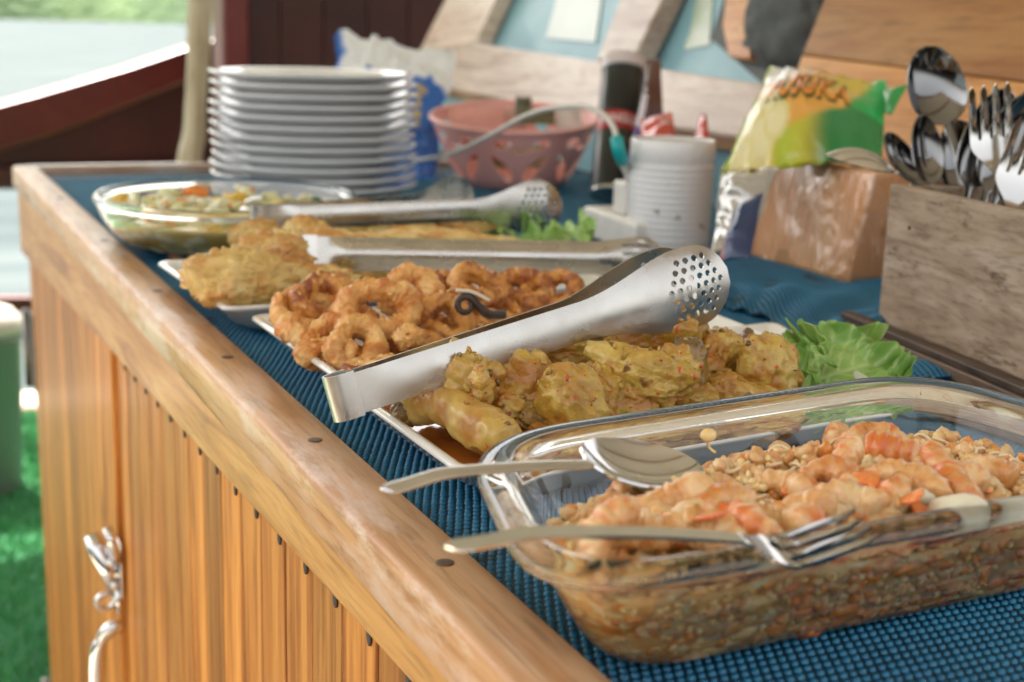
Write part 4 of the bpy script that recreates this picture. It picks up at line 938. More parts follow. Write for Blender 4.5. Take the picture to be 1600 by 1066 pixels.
for i, (dx, dy, dz, sx, sy, colr, lab) in enumerate([(.03, .0, .072, .05, .03, (.10, .085, .03), 'olive brown sachet lying on top in the pink basket'), (.012, .02, .084, .022, .035, (.05, .05, .03), 'small dark green sachet standing up in the pink basket'), (.074, .01, .072, .035, .045, (.70, .62, .60), 'white printed sachet at the right of the pink basket'), (-.05, .02, .066, .075, .04, (.75, .33, .30), 'pink sachet with pale print at the left of the pink basket'), (-.02, .045, .066, .075, .045, (.72, .40, .36), 'pale pink sachet at the back of the pink basket'), (0, -.01, .03, .09, .04, (.16, .11, .02), 'golden brown packet seen through the openings of the pink basket'), (.03, -.05, .035, .05, .03, (.20, .14, .03), 'yellowish packet against the near side of the pink basket'), (-.045, -.03, .04, .05, .035, (.30, .03, .02), 'dark red packet against the left side of the pink basket')]):
    c = inb(dx, dy, dz + (.02 if dz > .05 else .008)); ux = RT * sx / 2; uz = (UP * .7 + h2 * .5) * sy / 2
    pillow('sachet', [c - ux + uz, c + ux + uz, c + ux - uz, c - ux - uz], .012, lab, 'packet', (lambda cl: (lambda U, W, s, c_: layer(np.zeros(U.shape + (3,)) + np.array(cl), (np.abs(np.sin(U * 19) * np.sin(W * 12)) > .8) * 1.0, np.array(cl) * .5 + .3 * np.array((.7, .7, .5)))))(colr), n=(20, 14), crumple=.002, freq=60, seed=20 + i)
# ================================================================== food
def foodmat(name, cols, brown, scale=60, hl=(.55, .95), rough=.5, bump=((90, .7, .0025), (260, .8, .0014), (700, .6, .0006)), spots=None, **k):
    mt, t, b = newmat(name); vec = coords(t); c = ramp(t, noise(t, vec, scale, 6, .62), cols)
    h = attr(t, 'h'); c = mixc(t, rng_(t, h, hl[0], hl[1], 0, .85), c, brown)
    n2 = noise(t, vec, scale * 1.3, 5); c = mixc(t, rng_(t, n2, .52, .66, 0, .8), c, brown)
    for s, th, cc in (spots or ()): c = mixc(t, rng_(t, noise(t, vec, s, 2), th, th + .03, 0, 1), c, cc)
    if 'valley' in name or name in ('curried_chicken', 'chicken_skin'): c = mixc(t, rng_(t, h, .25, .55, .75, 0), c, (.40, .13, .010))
    t.links.new(c, b.inputs['Base Color']); sets(b, rough=rough, **k)
    bumpn(t, b, [(noise(t, vec, s, 4, .6), st, d) for s, st, d in bump]); return mt
BATTER = foodmat('pale_batter', [(.3, (.62, .38, .10)), (.5, (.74, .52, .18)), (.7, (.82, .66, .30))], (.56, .24, .05), 38, (.55, .9), .42, coat=.12, sss=.04, sssc=.004)
CALA = foodmat('golden_batter', [(.3, (.72, .33, .08)), (.5, (.84, .48, .16)), (.7, (.90, .62, .28))], (.60, .19, .03), 55, (.6, 1.0), .45, coat=.1, sss=.04, sssc=.003)
CALD = foodmat('dark_golden_batter', [(.3, (.56, .20, .035)), (.5, (.68, .30, .06)), (.7, (.78, .42, .12))], (.26, .055, .012), 55, (.5, .9), .42, coat=.15)
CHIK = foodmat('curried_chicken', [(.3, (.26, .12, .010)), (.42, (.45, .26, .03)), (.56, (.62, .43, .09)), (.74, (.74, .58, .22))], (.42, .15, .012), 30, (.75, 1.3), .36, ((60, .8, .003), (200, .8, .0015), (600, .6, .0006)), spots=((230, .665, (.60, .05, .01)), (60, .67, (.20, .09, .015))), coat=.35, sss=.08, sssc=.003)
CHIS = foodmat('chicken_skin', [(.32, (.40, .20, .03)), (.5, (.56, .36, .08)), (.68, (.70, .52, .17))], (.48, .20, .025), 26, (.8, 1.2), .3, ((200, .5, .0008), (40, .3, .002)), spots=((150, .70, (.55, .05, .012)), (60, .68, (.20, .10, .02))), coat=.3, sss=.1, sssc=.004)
CHID = foodmat('dark_chicken', [(.3, (.12, .05, .01)), (.5, (.28, .15, .025)), (.7, (.46, .29, .06))], (.12, .06, .02), 34, (.6, 1.1), .35, ((60, .6, .002), (240, .35, .0008)), spots=((150, .70, (.5, .05, .012)),), coat=.5)

def tofood(name, v, f, h, loc, mat, label, cat, group):
    v = np.asarray(v); return tag(mk(name, v + np.asarray(loc), f, mat, None, True, loc=loc, attrs={'h': h}), label, cat, group)
def fritter(name, x, y, z, size, yaw, mat, seed, label, cat, group, pitch=0, roll_=0, sub=4, **k):
    c = G(x, y, z); v, f, h = blobv(size, seed, yaw=yaw, pitch=pitch, roll_=roll_, sub=sub, **k); return tofood(name, v, f, h, c, mat, label, cat, group)
# direction: yaw 0 = across the picture to the right
PXR = math.atan2(RT[1], RT[0])

# ---- pale battered fritters
g = 'pale battered fritters on the farthest platter'
FR = [(372, 438, .936, (.055, .040, .034), .55, 11, 'large pale knobbly fritter at the near left of the farthest platter'),
      (330, 428, .928, (.032, .030, .026), .2, 12, 'small pale fritter at the left corner of the farthest platter'),
      (445, 441, .930, (.040, .024, .022), .45, 13, 'short pale fritter lying right of the large knobbly one'),
      (430, 398, .944, (.058, .034, .030), .35, 14, 'broad pale fritter on top of the pile above the large knobbly one'),
      (398, 372, .940, (.046, .022, .022), .8, 15, 'slim golden fritter next to the glass bowl'),
      (508, 438, .928, (.042, .022, .020), .1, 16, 'pale fritter in front of the middle tongs handle'),
      (520, 386, .938, (.060, .026, .024), -.25, 17, 'long pale fritter behind the bend of the middle tongs'),
      (470, 372, .942, (.040, .024, .024), .3, 18, 'pale fritter under the bend of the farthest tongs'),
      (600, 384, .934, (.060, .022, .020), -.3, 19, 'long fritter finger lying between the two rear tongs, left of centre'),
      (655, 378, .935, (.055, .020, .020), -.15, 20, 'fritter finger lying between the two rear tongs, at the centre'),
      (715, 384, .933, (.060, .020, .020), -.3, 21, 'fritter finger lying between the two rear tongs, right of centre'),
      (775, 386, .932, (.055, .018, .018), -.25, 22, 'last fritter finger beside the lettuce leaf'),
      (560, 415, .926, (.050, .022, .018), .0, 23, 'flat fritter hidden mostly by the middle tongs'),
      (560, 360, .934, (.055, .026, .022), .15, 24, 'fritter at the back of the farthest platter under the rear tongs'),
      (640, 356, .932, (.055, .026, .022), .1, 25, 'browner fritter at the back of the farthest platter under the rear tongs'),
      (715, 358, .930, (.050, .024, .020), -.1, 26, 'back fritter near the scoop ends of the rear tongs'),
      (345, 452, .924, (.030, .024, .018), .9, 27, 'crumbly fritter bit at the near rim of the farthest platter')]
for x, y, z, s, yaw, sd_, lab in FR: fritter('fritter', x, y, z, s, PXR + yaw, BATTER, sd_, lab, 'fritter', g, lumps=11, amp=.2, freq=2.3, fine=.06, roll_=rng.uniform(-.4, .4), sub=5)

# ---- calamari rings
def ringv(R, r, seed, arc=2 * math.pi, ex=1., n=130, k=30, flat_=.85, wob=.15):
    r = r * 1.08; R = R * 1.0
    a = np.linspace(0, arc, n); rr = np.random.RandomState(seed); ph = rr.uniform(0, 6, 4)
    Rm = R * (1 + wob * np.sin(2 * a + ph[0]) + wob * .4 * np.sin(3 * a + ph[1])); 
    full = abs(arc - 2 * math.pi) < .01
    if full: a = a[:-1]; Rm = Rm[:-1]
    P_ = np.stack([Rm * np.cos(a) * ex, Rm * np.sin(a), .25 * r * np.sin(2 * a + ph[2])], 1); out = []; hh = []
    T = np.gradient(P_, axis=0) if not full else np.roll(P_, -1, 0) - np.roll(P_, 1, 0); T /= np.linalg.norm(T, axis=1)[:, None]
    Z = V(0, 0, 1); loops = []
    for i in range(len(a)):
        B = np.cross(T[i], Z); B /= np.linalg.norm(B); N = np.cross(B, T[i]); th = np.arange(k) / k * 2 * np.pi
        e = 1.
        if not full: e = math.sqrt(max(.02, min(1, min(i, len(a) - 1 - i) / 7)))
        rad = r * (1 + .22 * math.sin(3 * a[i] + ph[3]) * .6) * e
        loops.append(P_[i] + rad * (flat_ * np.cos(th)[:, None] * B + np.sin(th)[:, None] * N * 1.1))
    if full: v, f = loft(loops + [loops[0]], True); m_ = len(loops) * k; v = v[:m_]; f = [tuple(i % m_ if i >= m_ else i for i in q) for q in f]
    else: v, f = loft(loops, True, True, True)
    c = v.copy(); n1 = fbm(v * 140 + seed * 7.7, 3); n2 = fbm(v * 420 + seed * 3.3, 3); rid = 1 - np.abs(fbm(v * 190 + seed, 2)) * 2.6
    cen = np.repeat(P_, k, 0); cen = np.vstack([cen, np.tile(P_[:1], (len(v) - len(cen), 1))]) if len(v) > len(cen) else cen[:len(v)]
    d = v - cen; dl = np.linalg.norm(d, axis=1)[:, None] + 1e-9; d /= dl
    n3 = fbm(v * 1100 + seed, 2); v = v + d * (n1 * r * .50 + n2 * r * .20 + n3 * r * .12 + np.abs(fbm(v * 330 + seed * 2, 2)) * r * .22)[:, None]
    return v, f, np.clip(.45 + n1 * .9 + n2 * .5 + rid * .15, 0, 1)
def oring(x, y, z, R, r, yaw, pitch, roll_, seed, mat, lab, arc=2 * math.pi, ex=1.):
    v, f, h = ringv(R, r, seed, arc, ex); v = v @ rot(roll_, pitch, yaw).T; c = G(x, y, z)
    return tofood('calamari_ring', v, f, h, c, mat, lab, 'calamari ring', 'fried calamari rings on the middle platter')
oring(592, 487, .944, .0150, .0072, PXR + .1, .0, 1.02, 31, CALA, 'big round calamari ring in full view at the centre of the pile', ex=1.08)
oring(640, 458, .946, .0125, .0072, PXR - .5, .2, .6, 32, CALA, 'knobbly ring half behind the big round ring', arc=4.6)
oring(487, 490, .936, .0165, .0058, PXR + .45, .1, .45, 33, CALA, 'wide curved ring at the left end of the pile', ex=1.15)
oring(500, 468, .944, .0150, .0050, PXR + .6, .0, .5, 34, CALD, 'reddish ring leaning on the wide curved ring at the left')
oring(482, 525, .930, .0120, .0056, PXR + .9, .2, .4, 35, CALA, 'small ring at the left rim of the middle platter', arc=4.4)
oring(513, 530, .931, .0115, .0052, PXR - .2, .0, .5, 36, CALA, 'ring arc directly left below the big round ring', arc=4.8)
oring(557, 540, .931, .0125, .0060, PXR + .2, .1, .75, 37, CALA, 'open ring in front of and below the big round ring')
oring(510, 556, .926, .0125, .0050, PXR - .5, .0, .3, 38, CALA, 'low ring touching the near left rim of the platter', arc=4.2)
oring(697, 500, .937, .0125, .0055, PXR + .1, -.1, .8, 39, CALD, 'ring beside the black squid tentacle')
oring(668, 500, .932, .0100, .0050, PXR + .8, .4, .6, 40, CALD, 'dark golden ring between the big ring and the tentacle')
oring(745, 450, .945, .0125, .0062, PXR + .1, .3, .6, 41, CALD, 'ring behind the black tentacle under the middle tongs')
oring(820, 455, .938, .0140, .0056, PXR - .2, .1, .5, 42, CALD, 'ring lying flat right of the tentacle')
oring(862, 455, .938, .0150, .0050, PXR - .1, .0, .55, 43, CALD, 'rightmost ring under the arm of the nearest tongs')
oring(780, 490, .930, .0130, .0055, PXR + .5, .1, .4, 44, CALD, 'low dark ring below the tentacle')
oring(700, 455, .940, .0125, .0060, PXR + .9, .1, .5, 45, CALD, 'ring partly under the middle tongs left of the tentacle')
oring(615, 545, .922, .0120, .0050, PXR + .9, .1, .2, 46, CALD, 'ring at the bottom of the pile right of the open ring')
oring(545, 500, .926, .0130, .0055, PXR, .1, .2, 47, CALD, 'dark ring under the big round ring')
g = 'small fried squid bits on the middle platter'
for x, y, z, s, sd_, mt_, lab in [(640, 525, .936, (.014, .013, .012), 51, CALA, 'pale crumbly squid bit just below the big round ring'), (585, 580, .930, (.020, .012, .009), 52, CALA, 'crumb piece touching the nearest tongs beside the bend'), (560, 590, .926, (.018, .014, .009), 53, CALD, 'brown crumb piece at the near corner of the pile'), (610, 570, .928, (.013, .010, .009), 54, CALA, 'tiny batter nugget above the nearest tongs'), (660, 540, .928, (.026, .018, .014), 55, CALD, 'brown squid lump above the nearest tongs'), (730, 515, .926, (.03, .02, .014), 56, CALD, 'brown lump low in front of the tentacle'), (530, 452, .938, (.024, .016, .016), 57, CALD, 'reddish fried tentacle cluster at the upper left of the pile'), (880, 475, .926, (.04, .025, .016), 58, CALD, 'flat brown piece at the right end of the pile'), (560, 565, .920, (.04, .03, .014), 59, CALD, 'low brown piece beneath the open ring'), (770, 470, .932, (.022, .016, .014), 60, CALA, 'pale frilly squid piece right beside the black tentacle')]:
    fritter('squid_bit', x, y, z, s, PXR + rng.uniform(-1, 1), mt_, sd_, lab, 'squid bit', g, lumps=9, amp=.28, freq=2.6, fine=.08)
t_ = np.linspace(0, 1, 60); cr0 = G(728, 478, .950); rad = .0058 * (1 - .55 * t_)
sp_ = np.array([cr0 + RT * (r * math.cos(a) + .004 * 0) + UP * (r * math.sin(a)) for r, a in zip(rad, 1.2 + t_ * 6.0)][::-1]); sp_ = np.vstack([sp_, spline([sp_[-1], cr0 + RT * .012 - UP * .004 + FWD * .003, cr0 + RT * .022 - UP * .005 + FWD * .012], 16)[1:]])
v, f = tube(sp_, np.concatenate([np.linspace(.0012, .0024, 60), np.linspace(.0024, .003, 15)]), 12); v += fbm(v * 500, 2)[:, None] * .0006
tag(mk('squid_tentacle', v, f, PM('black_tentacle', [(.3, (.02, .012, .01)), (.7, (.06, .035, .025))], 90, rough=.35, bump=((500, .6, .001),)), loc=cr0), 'curled black squid tentacle on top of the calamari rings', 'squid tentacle')
v, f = tube(spline([cr0 + UP * .009 - RT * .006, cr0 + UP * .008 + RT * .004, cr0 + UP * .003 + RT * .014], 16), .0022, 10, .5); tag(mk('squid_strip', v, f, flat('squid_white', (.68, .58, .44), .4), loc=cr0), 'thin whitish squid strip above the curled black tentacle', 'squid strip')

# ---- chicken
g = 'curried chicken pieces on the nearest platter'
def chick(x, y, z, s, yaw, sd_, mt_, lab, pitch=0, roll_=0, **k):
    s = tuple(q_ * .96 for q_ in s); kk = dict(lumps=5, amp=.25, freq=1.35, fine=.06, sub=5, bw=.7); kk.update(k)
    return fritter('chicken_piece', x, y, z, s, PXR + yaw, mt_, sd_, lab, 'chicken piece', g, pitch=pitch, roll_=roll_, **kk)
# drumstick: one swept body, knuckle, meat
A, B = G(645, 616, .934), G(800, 694, .927)
Pd = spline([A + V(0, 0, -.001), A + (B - A) * .14, A + (B - A) * .35 + V(0, 0, .002), A + (B - A) * .6 + V(0, 0, .001), A + (B - A) * .85, B], 90)
rd = np.interp(np.linspace(0, 1, 90), [0, .02, .06, .14, .24, .34, .5, .7, .88, .96, 1], [.002, .008, .0108, .0118, .0110, .0092, .0098, .0112, .0108, .0085, .002])
v, f = tube(Pd, rd, 48); n1 = fbm(v * 90, 3); n2 = fbm(v * 420, 3); T_ = v - np.repeat(np.vstack([Pd]), 48, 0)[:len(Pd) * 48].tolist()[0] if False else None
cen = np.vstack([np.repeat(Pd, 48, 0), Pd[:1], Pd[-1:]]); d = v - cen; d /= np.linalg.norm(d, axis=1)[:, None] + 1e-9; v = v + d * (n1 * .0022 + n2 * .0005)[:, None]
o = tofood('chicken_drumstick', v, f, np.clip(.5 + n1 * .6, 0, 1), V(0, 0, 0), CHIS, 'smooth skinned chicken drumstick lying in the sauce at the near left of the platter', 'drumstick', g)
chick(632, 648, .926, (.014, .012, .014), .5, 70, CHID, 'brown knuckle end poking out left of the drumstick', lumps=4)
chick(738, 603, .940, (.036, .032, .036), .2, 71, CHIS, 'knuckle piece with a pale bone knob, just below the nearest tongs', amp=.19, freq=2.0)
chick(748, 592, .953, (.012, .012, .013), .2, 271, CHIS, 'pale smooth bone knob on the knuckle piece', lumps=3, amp=.05)
chick(822, 606, .938, (.050, .034, .044), -.5, 72, CHIK, 'meaty yellow piece with dark skin underneath, left of the triangular piece', pitch=.3, amp=.18)
chick(810, 640, .926, (.034, .024, .022), .1, 73, CHID, 'dark skinned piece low between the drumstick and the triangular piece', amp=.19)
chick(898, 630, .938, (.044, .036, .052), -.3, 74, CHIK, 'tall triangular chicken piece at the front of the pile', pitch=-.5, roll_=.2, lumps=3, amp=.12)
chick(885, 545, .950, (.040, .026, .022), .1, 75, CHIK, 'chicken piece right under the arm of the nearest tongs, left one', amp=.19)
chick(1010, 542, .949, (.056, .036, .034), -.1, 76, CHIK, 'big lumpy chicken piece on top below the tongs head', amp=.18)
chick(948, 535, .944, (.032, .026, .024), .6, 77, CHID, 'dark brown piece tucked under the nearest tongs arm', amp=.19)
chick(1000, 588, .946, (.056, .024, .026), -.25, 78, CHIK, 'folded wing piece in the middle of the pile', pitch=.15, amp=.19, lumps=9)
chick(1045, 598, .942, (.034, .028, .028), .3, 79, CHIK, 'round yellow piece right of the folded wing', amp=.18)
chick(1108, 562, .944, (.034, .028, .034), .5, 80, CHIK, 'blocky piece with a cut bone edge left of the rightmost piece', lumps=4, amp=.16)
chick(1068, 545, .938, (.034, .028, .026), .2, 81, CHIK, 'chicken piece at the back of the pile below the perforated head', amp=.22)
chick(1192, 580, .942, (.034, .030, .046), -.4, 82, CHIK, 'rightmost upright piece with wrinkled skin next to the lettuce', pitch=-.2, lumps=5, amp=.16)
chick(1155, 560, .936, (.026, .022, .030), .1, 83, CHID, 'shadowed brown piece between the blocky and the rightmost piece')
chick(965, 645, .928, (.040, .026, .022), .2, 84, CHID, 'dark sauce covered piece right of the triangular piece', amp=.19)
chick(1022, 650, .926, (.036, .028, .020), -.2, 85, CHID, 'dark piece seen through the rim of the oven dish', amp=.18)
chick(1090, 622, .932, (.030, .022, .020), .4, 86, CHIK, 'small orange yellow piece above the glass rim', amp=.2)
chick(1150, 640, .926, (.036, .026, .020), .1, 87, CHID, 'piece in shadow behind the glass dish wall', amp=.2)
chick(1205, 635, .928, (.030, .024, .020), -.2, 88, CHIK, 'yellow piece behind the glass dish wall under the rightmost piece', amp=.2)
chick(680, 600, .932, (.040, .026, .022), .3, 89, CHIK, 'yellow piece under the nearest tongs arm by the left rim', amp=.2)
chick(780, 575, .938, (.036, .026, .026), -.2, 90, CHIK, 'piece half hidden by the lower edge of the nearest tongs', amp=.2)
chick(860, 680, .922, (.034, .024, .018), .1, 91, CHIK, 'piece in the sauce seen through the corner of the oven dish', amp=.18)
chick(795, 628, .932, (.034, .026, .026), .6, 93, CHIK, 'yellow piece between the knuckle piece and the triangular piece', amp=.2)
chick(690, 628, .930, (.030, .024, .022), -.4, 94, CHIK, 'small yellow piece leaning on the drumstick from behind', amp=.2)
chick(845, 655, .927, (.032, .022, .020), .3, 95, CHID, 'dark piece in the gap left of the triangular piece', amp=.2)
chick(935, 605, .940, (.034, .026, .030), .8, 96, CHIK, 'yellow piece wedged right behind the triangular piece', amp=.2)
chick(985, 620, .936, (.038, .026, .024), -.2, 97, CHIK, 'yellow orange piece under the folded wing', amp=.2)
chick(1075, 585, .944, (.026, .022, .024), .4, 98, CHID, 'brown piece between the round yellow one and the blocky one', amp=.2)
chick(1135, 610, .934, (.034, .024, .022), -.3, 99, CHIK, 'yellow piece beneath the blocky piece next to the lemongrass', amp=.2)
chick(1228, 605, .930, (.024, .020, .022), .2, 169, CHIK, 'small piece at the foot of the lettuce leaf', amp=.2)
chick(940, 575, .934, (.040, .034, .030), .1, 92, CHIK, 'piece at the heart of the pile behind the triangular piece', amp=.2)
v, f = tube([G(1095, 592, .938), G(1160, 618, .932)], .0026, 12); tag(mk('lemongrass_stalk', v, f, flat('lemongrass', (.62, .48, .10), .35), loc=G(1095, 592, .938)), 'short yellow lemongrass stalk among the chicken pieces', 'lemongrass')

# crumbs and spice bits lying on the fried and curried pieces
def crumbs(name, kind_, n, px, py, size, mat, lab, seed, keys):
    T_ = [o for o in COL.objects if o.type == 'MESH' and o.get('category') in keys]; vv, ff = [], []; b0 = 0
    for o in T_:
        if len(o.data.vertices) < 50: continue
        a = np.empty(len(o.data.vertices) * 3); o.data.vertices.foreach_get('co', a); a = a.reshape(-1, 3) + np.array(o.location); vv.append(a); ff += [tuple(i + b0 for i in p.vertices) for p in o.data.polygons]; b0 += len(a)
    tr_ = BVHTree.FromPolygons(np.vstack(vv).tolist(), ff); r = np.random.RandomState(seed); P_ = []
    var = [blobv((2, 2, 2), 700 + q_, lumps=5, amp=.35, freq=1.6, fine=.05, sub=2)[0] for q_ in range(6)]
    while len(P_) < n:
        a, b = r.uniform(*px), r.uniform(*py); g_ = G(a, b, .93); h = tr_.ray_cast(Vector((g_[0], g_[1], 1.1)), Vector((r.uniform(-.4, .4), r.uniform(-.2, .6), -1)).normalized())
        n += -1 if h[0] is None else 0
        if h[0] is None: continue
        s = r.uniform(.5, 1.3) * size; P_.append((var[r.randint(6)] * V(s * r.uniform(1, 2), s, s * .6) @ rot(*r.uniform(-3, 3, 3)).T + np.array(h[0][:]), ico(2)[1]))
    if P_: v, f = join(P_); tag(mk(name, v, f, mat, attrs={'h': rng.uniform(.2, .9, len(v))}), lab, kind_, kind='stuff')
crumbs('batter_crumbs', 'crumbs', 420, (420, 900), (440, 600), .0011, CALA, 'crisp golden batter crumbs clinging to the calamari rings', 1, ('calamari ring', 'squid bit'))
crumbs('pale_crumbs', 'crumbs', 260, (300, 620), (370, 480), .0012, BATTER, 'crisp pale batter crumbs clinging to the fritters', 2, ('fritter',))
crumbs('curry_shreds', 'crumbs', 420, (600, 1260), (500, 720), .0015, CHIK, 'shreds of meat and curry paste clinging to the chicken', 3, ('chicken piece', 'drumstick'))
crumbs('dark_spice_bits', 'spice', 260, (600, 1260), (500, 720), .0010, CHID, 'dark brown spice bits clinging to the chicken', 4, ('chicken piece', 'drumstick'))
crumbs('chilli_flecks', 'spice', 150, (600, 1260), (500, 720), .0009, PM('chilli_red', [(.3, (.55, .05, .01)), (.7, (.72, .10, .02))], 90, rough=.3, coat=.4), 'red chilli flecks scattered over the curried chicken', 5, ('chicken piece', 'drumstick'))

# ---- lettuce
def lettuce(name, base, tip, width, label, seed, curl=.012, up=V(0, 0, 1), n=(56, 64), tilt=0.):
    ax = tip - base; L_ = np.linalg.norm(ax); ax /= L_; up = up - ax * (up @ ax); up /= np.linalg.norm(up); sd2 = np.cross(up, ax)
    U, W = np.meshgrid(np.linspace(-1, 1, n[0]), np.linspace(0, 1, n[1])); wd2 = width / 2 * (.32 + .68 * np.sin(np.clip(W, 0, 1) * 2.5) ** .8)
    edge = 1 + .11 * np.sin(W * 17 + seed) * sst(.4, .9, np.abs(U)) + .035 * np.sin(W * 58 + seed * 2)
    x = U * wd2 * edge; endr = 1 - .22 * np.abs(U) ** 2.5 + .05 * np.sin(U * 8 + seed) + .022 * np.sin(U * 33)
    y = W * L_ * (1 - (1 - endr) * W)
    e = np.maximum(np.abs(U) ** 2.2, sst(.6, 1, W))
    z = curl * (.7 * np.abs(U) ** 1.5 + .55 * W ** 2) + .0056 * e * np.sin(W * 27 + U * 4 + seed) + .0016 * e * np.sin(W * 71 + U * 9) + .0040 * e * np.sin(U * 10 + W * 7 + seed * 3) + .0018 * fbm(np.stack([U * 4, W * 6, U * 0 + seed], -1), 3)
    p = base + ax * y[..., None] + sd2 * x[..., None] + up * z[..., None]
    f = [(j * n[0] + i, j * n[0] + i + 1, (j + 1) * n[0] + i + 1, (j + 1) * n[0] + i) for j in range(n[1] - 1) for i in range(n[0] - 1)]
    vein = np.exp(-(U / .05) ** 2) * (1 - .6 * W); 
    for k in range(1, 7): vein = np.maximum(vein, .55 * np.exp(-((W - .12 * k - np.abs(U) * .42) / .014) ** 2) * (np.abs(U) < .85))
    o = mk(name, p.reshape(-1, 3), f, LETT, loc=base, attrs={'h': np.clip(vein, 0, 1).ravel()}); solid(o, .0006, 0); return tag(o, label, 'lettuce')
LETT, t, b = newmat('lettuce_leaf'); vec = coords(t); c = ramp(t, noise(t, vec, 30, 4), [(.3, (.15, .32, .05)), (.5, (.24, .43, .09)), (.7, (.38, .56, .18))]); c = mixc(t, attr(t, 'h'), c, (.55, .68, .32))
t.links.new(c, b.inputs['Base Color']); sets(b, rough=.35, sss=.15, sssc=.004, coat=.2); bumpn(t, b, [(noise(t, vec, 120, 3), .5, .0015)])
lettuce('lettuce_leaf', G(1210, 612, .921), G(1400, 560, .930), .055, 'frilly green lettuce leaf at the right end of the chicken platter', 2.2, .008, up=V(-.15, -.55, 1))
lettuce('lettuce_leaf', G(1215, 600, .918), G(1300, 560, .936), .05, 'smaller lettuce leaf tucked under the rightmost chicken piece', 4.1, .010, up=V(-.1, -.5, 1))
lettuce('lettuce_leaf', G(1330, 652, .914), G(1245, 628, .925), .03, 'bit of lettuce lying on the platter floor behind the glass', 1.1, .006, up=V(0, -.2, 1), n=(30, 30))
lettuce('lettuce_leaf', G(800, 388, .918), G(928, 378, .934), .05, 'green lettuce leaf at the right end of the fritter platter', 5.2, .014, up=V(0, -.5, 1))
lettuce('lettuce_leaf', G(760, 372, .918), G(850, 352, .934), .045, 'lettuce leaf under the scoop ends of the farthest tongs', 3.2, .012, up=V(0, -.4, 1))

# ---- vegetables in the oval bowl
def bowl_in(z):                                # inner wall inset at height z
    return np.interp(z, [.0065, .0125, .028, .042, .052], [.042, .0270, .0140, .0090, .0075])
def veggie_h(x, y): return .036 + .004 * fbm(np.stack([x * 60, y * 60, x * 0], -1), 2)
loops = []
SOUP = PM('vegetable_broth', [(.35, (.66, .46, .10)), (.5, (.72, .60, .22)), (.62, (.66, .66, .34)), (.75, (.80, .50, .10))], 22, rough=.15, rnd=False, bump=((80, .3, .002),), sss=.1, sssc=.01)
for z in (.0072, .014, .022, .030, .034): loops.append(ovl(bowl_in(z) + .0009, z))
for r in (.02, .035, .055, .075): l = ovl(r, .034); loops.append(l)
v, f = loft(loops, True, True, True); tag(mk('vegetable_broth', v, f, SOUP, loc=(BC[0], BC[1], .91)), 'yellowish broth filling the oval glass bowl around the vegetables', 'broth', kind='stuff')
def vm(n, a, b, rough=.3, **k): return PM(n, [(.3, a), (.7, b)], 60, rough=rough, coat=.3, sss=.15, sssc=.004, bump=((120, .3, .001),), **k)
VCHA = vm('chayote', (.60, .60, .26), (.74, .74, .42)); VCAR = vm('carrot', (.70, .20, .02), (.80, .30, .04)); VCAB = vm('cabbage', (.60, .58, .34), (.72, .70, .50)); VGRN = vm('green_bean', (.20, .28, .05), (.32, .38, .09)); VRED = vm('red_bit', (.55, .08, .02), (.66, .14, .03)); VLEAF = vm('dark_leaf', (.03, .12, .02), (.06, .2, .04))
VCORN = vm('corn', (.66, .42, .03), (.78, .54, .07)); VDRK = vm('mushroom', (.10, .07, .03), (.2, .13, .06))
gv_ = 'vegetable pieces in the oval glass bowl'
def inbowl(c, r):
    ca, sa = math.cos(byaw), math.sin(byaw); dx, dy = c[0] - BC[0], c[1] - BC[1]; x, y = dx * ca + dy * sa, -dx * sa + dy * ca; zz = min(.05, max(.0066, c[2] - r * .5 - .9008)); m_ = bowl_in(zz) + r + .0012
    A_, B_ = ba - m_, BB - m_; k = math.hypot(x / A_, y / B_)
    if k > 1: x, y = x / k, y / k
    return V(BC[0] + x * ca - y * sa, BC[1] + x * sa + y * ca, max(c[2], .9075 + r * .8))
def veg(kind, x, y, z, s, yaw, mat, seed, lab, **k):
    c = inbowl(G(x, y, z), (s[0] + s[1]) / 4); kk = dict(lumps=3, amp=.06, freq=1.5, fine=.01, sub=3); kk.update(k); v, f, h = blobv(s, seed, yaw=PXR + yaw, **kk); return tofood(kind, v, f, h, c, mat, lab, 'vegetable', gv_)
def corncob(x, y, z, R, L_, ax, lab, seed):
    c = inbowl(G(x, y, z), R); ax = np.asarray(ax, float); ax /= np.linalg.norm(ax); a0 = np.cross(ax, V(0, 0, 1)); a0 /= np.linalg.norm(a0); b0 = np.cross(ax, a0)
    o = empty('corn_cob', c, lab, 'vegetable', gv_); v, f = tube([c - ax * L_ * .48, c + ax * L_ * .48], R * .8, 20); par(mk('cob', v, f, VCAB, loc=c), o)
    d, ff = ico(2); P_ = []; nk, nl = 14, max(2, int(L_ / .0042))
    for j in range(nl):
        for i in range(nk):
            a = (i + .5 * (j % 2) * 0) / nk * 2 * np.pi; q = c + ax * ((j + .5) / nl - .5) * L_ + (a0 * math.cos(a) + b0 * math.sin(a)) * R * .84
            P_.append(((d * V(.0022, .0024, .0022)) * (R / .011) @ np.eye(3) + q, ff))
    v, f = join(P_); k_ = mk('kernels', v, f, VCORN, loc=c); k_['kind'] = 'stuff'; par(k_, o)
corncob(325, 378, .922, .0155, .024, (1, .15, .25), 'thick slice of corn cob pressed against the near glass wall of the bowl', 1)
corncob(215, 395, .918, .013, .018, (.6, .5, .6), 'slice of corn low at the near left of the bowl', 2)
corncob(178, 325, .940, .012, .02, (.5, .8, .2), 'slice of corn at the left rim of the bowl', 3)
corncob(370, 320, .940, .011, .02, (.8, .5, .2), 'slice of corn near the spoon tip', 4)
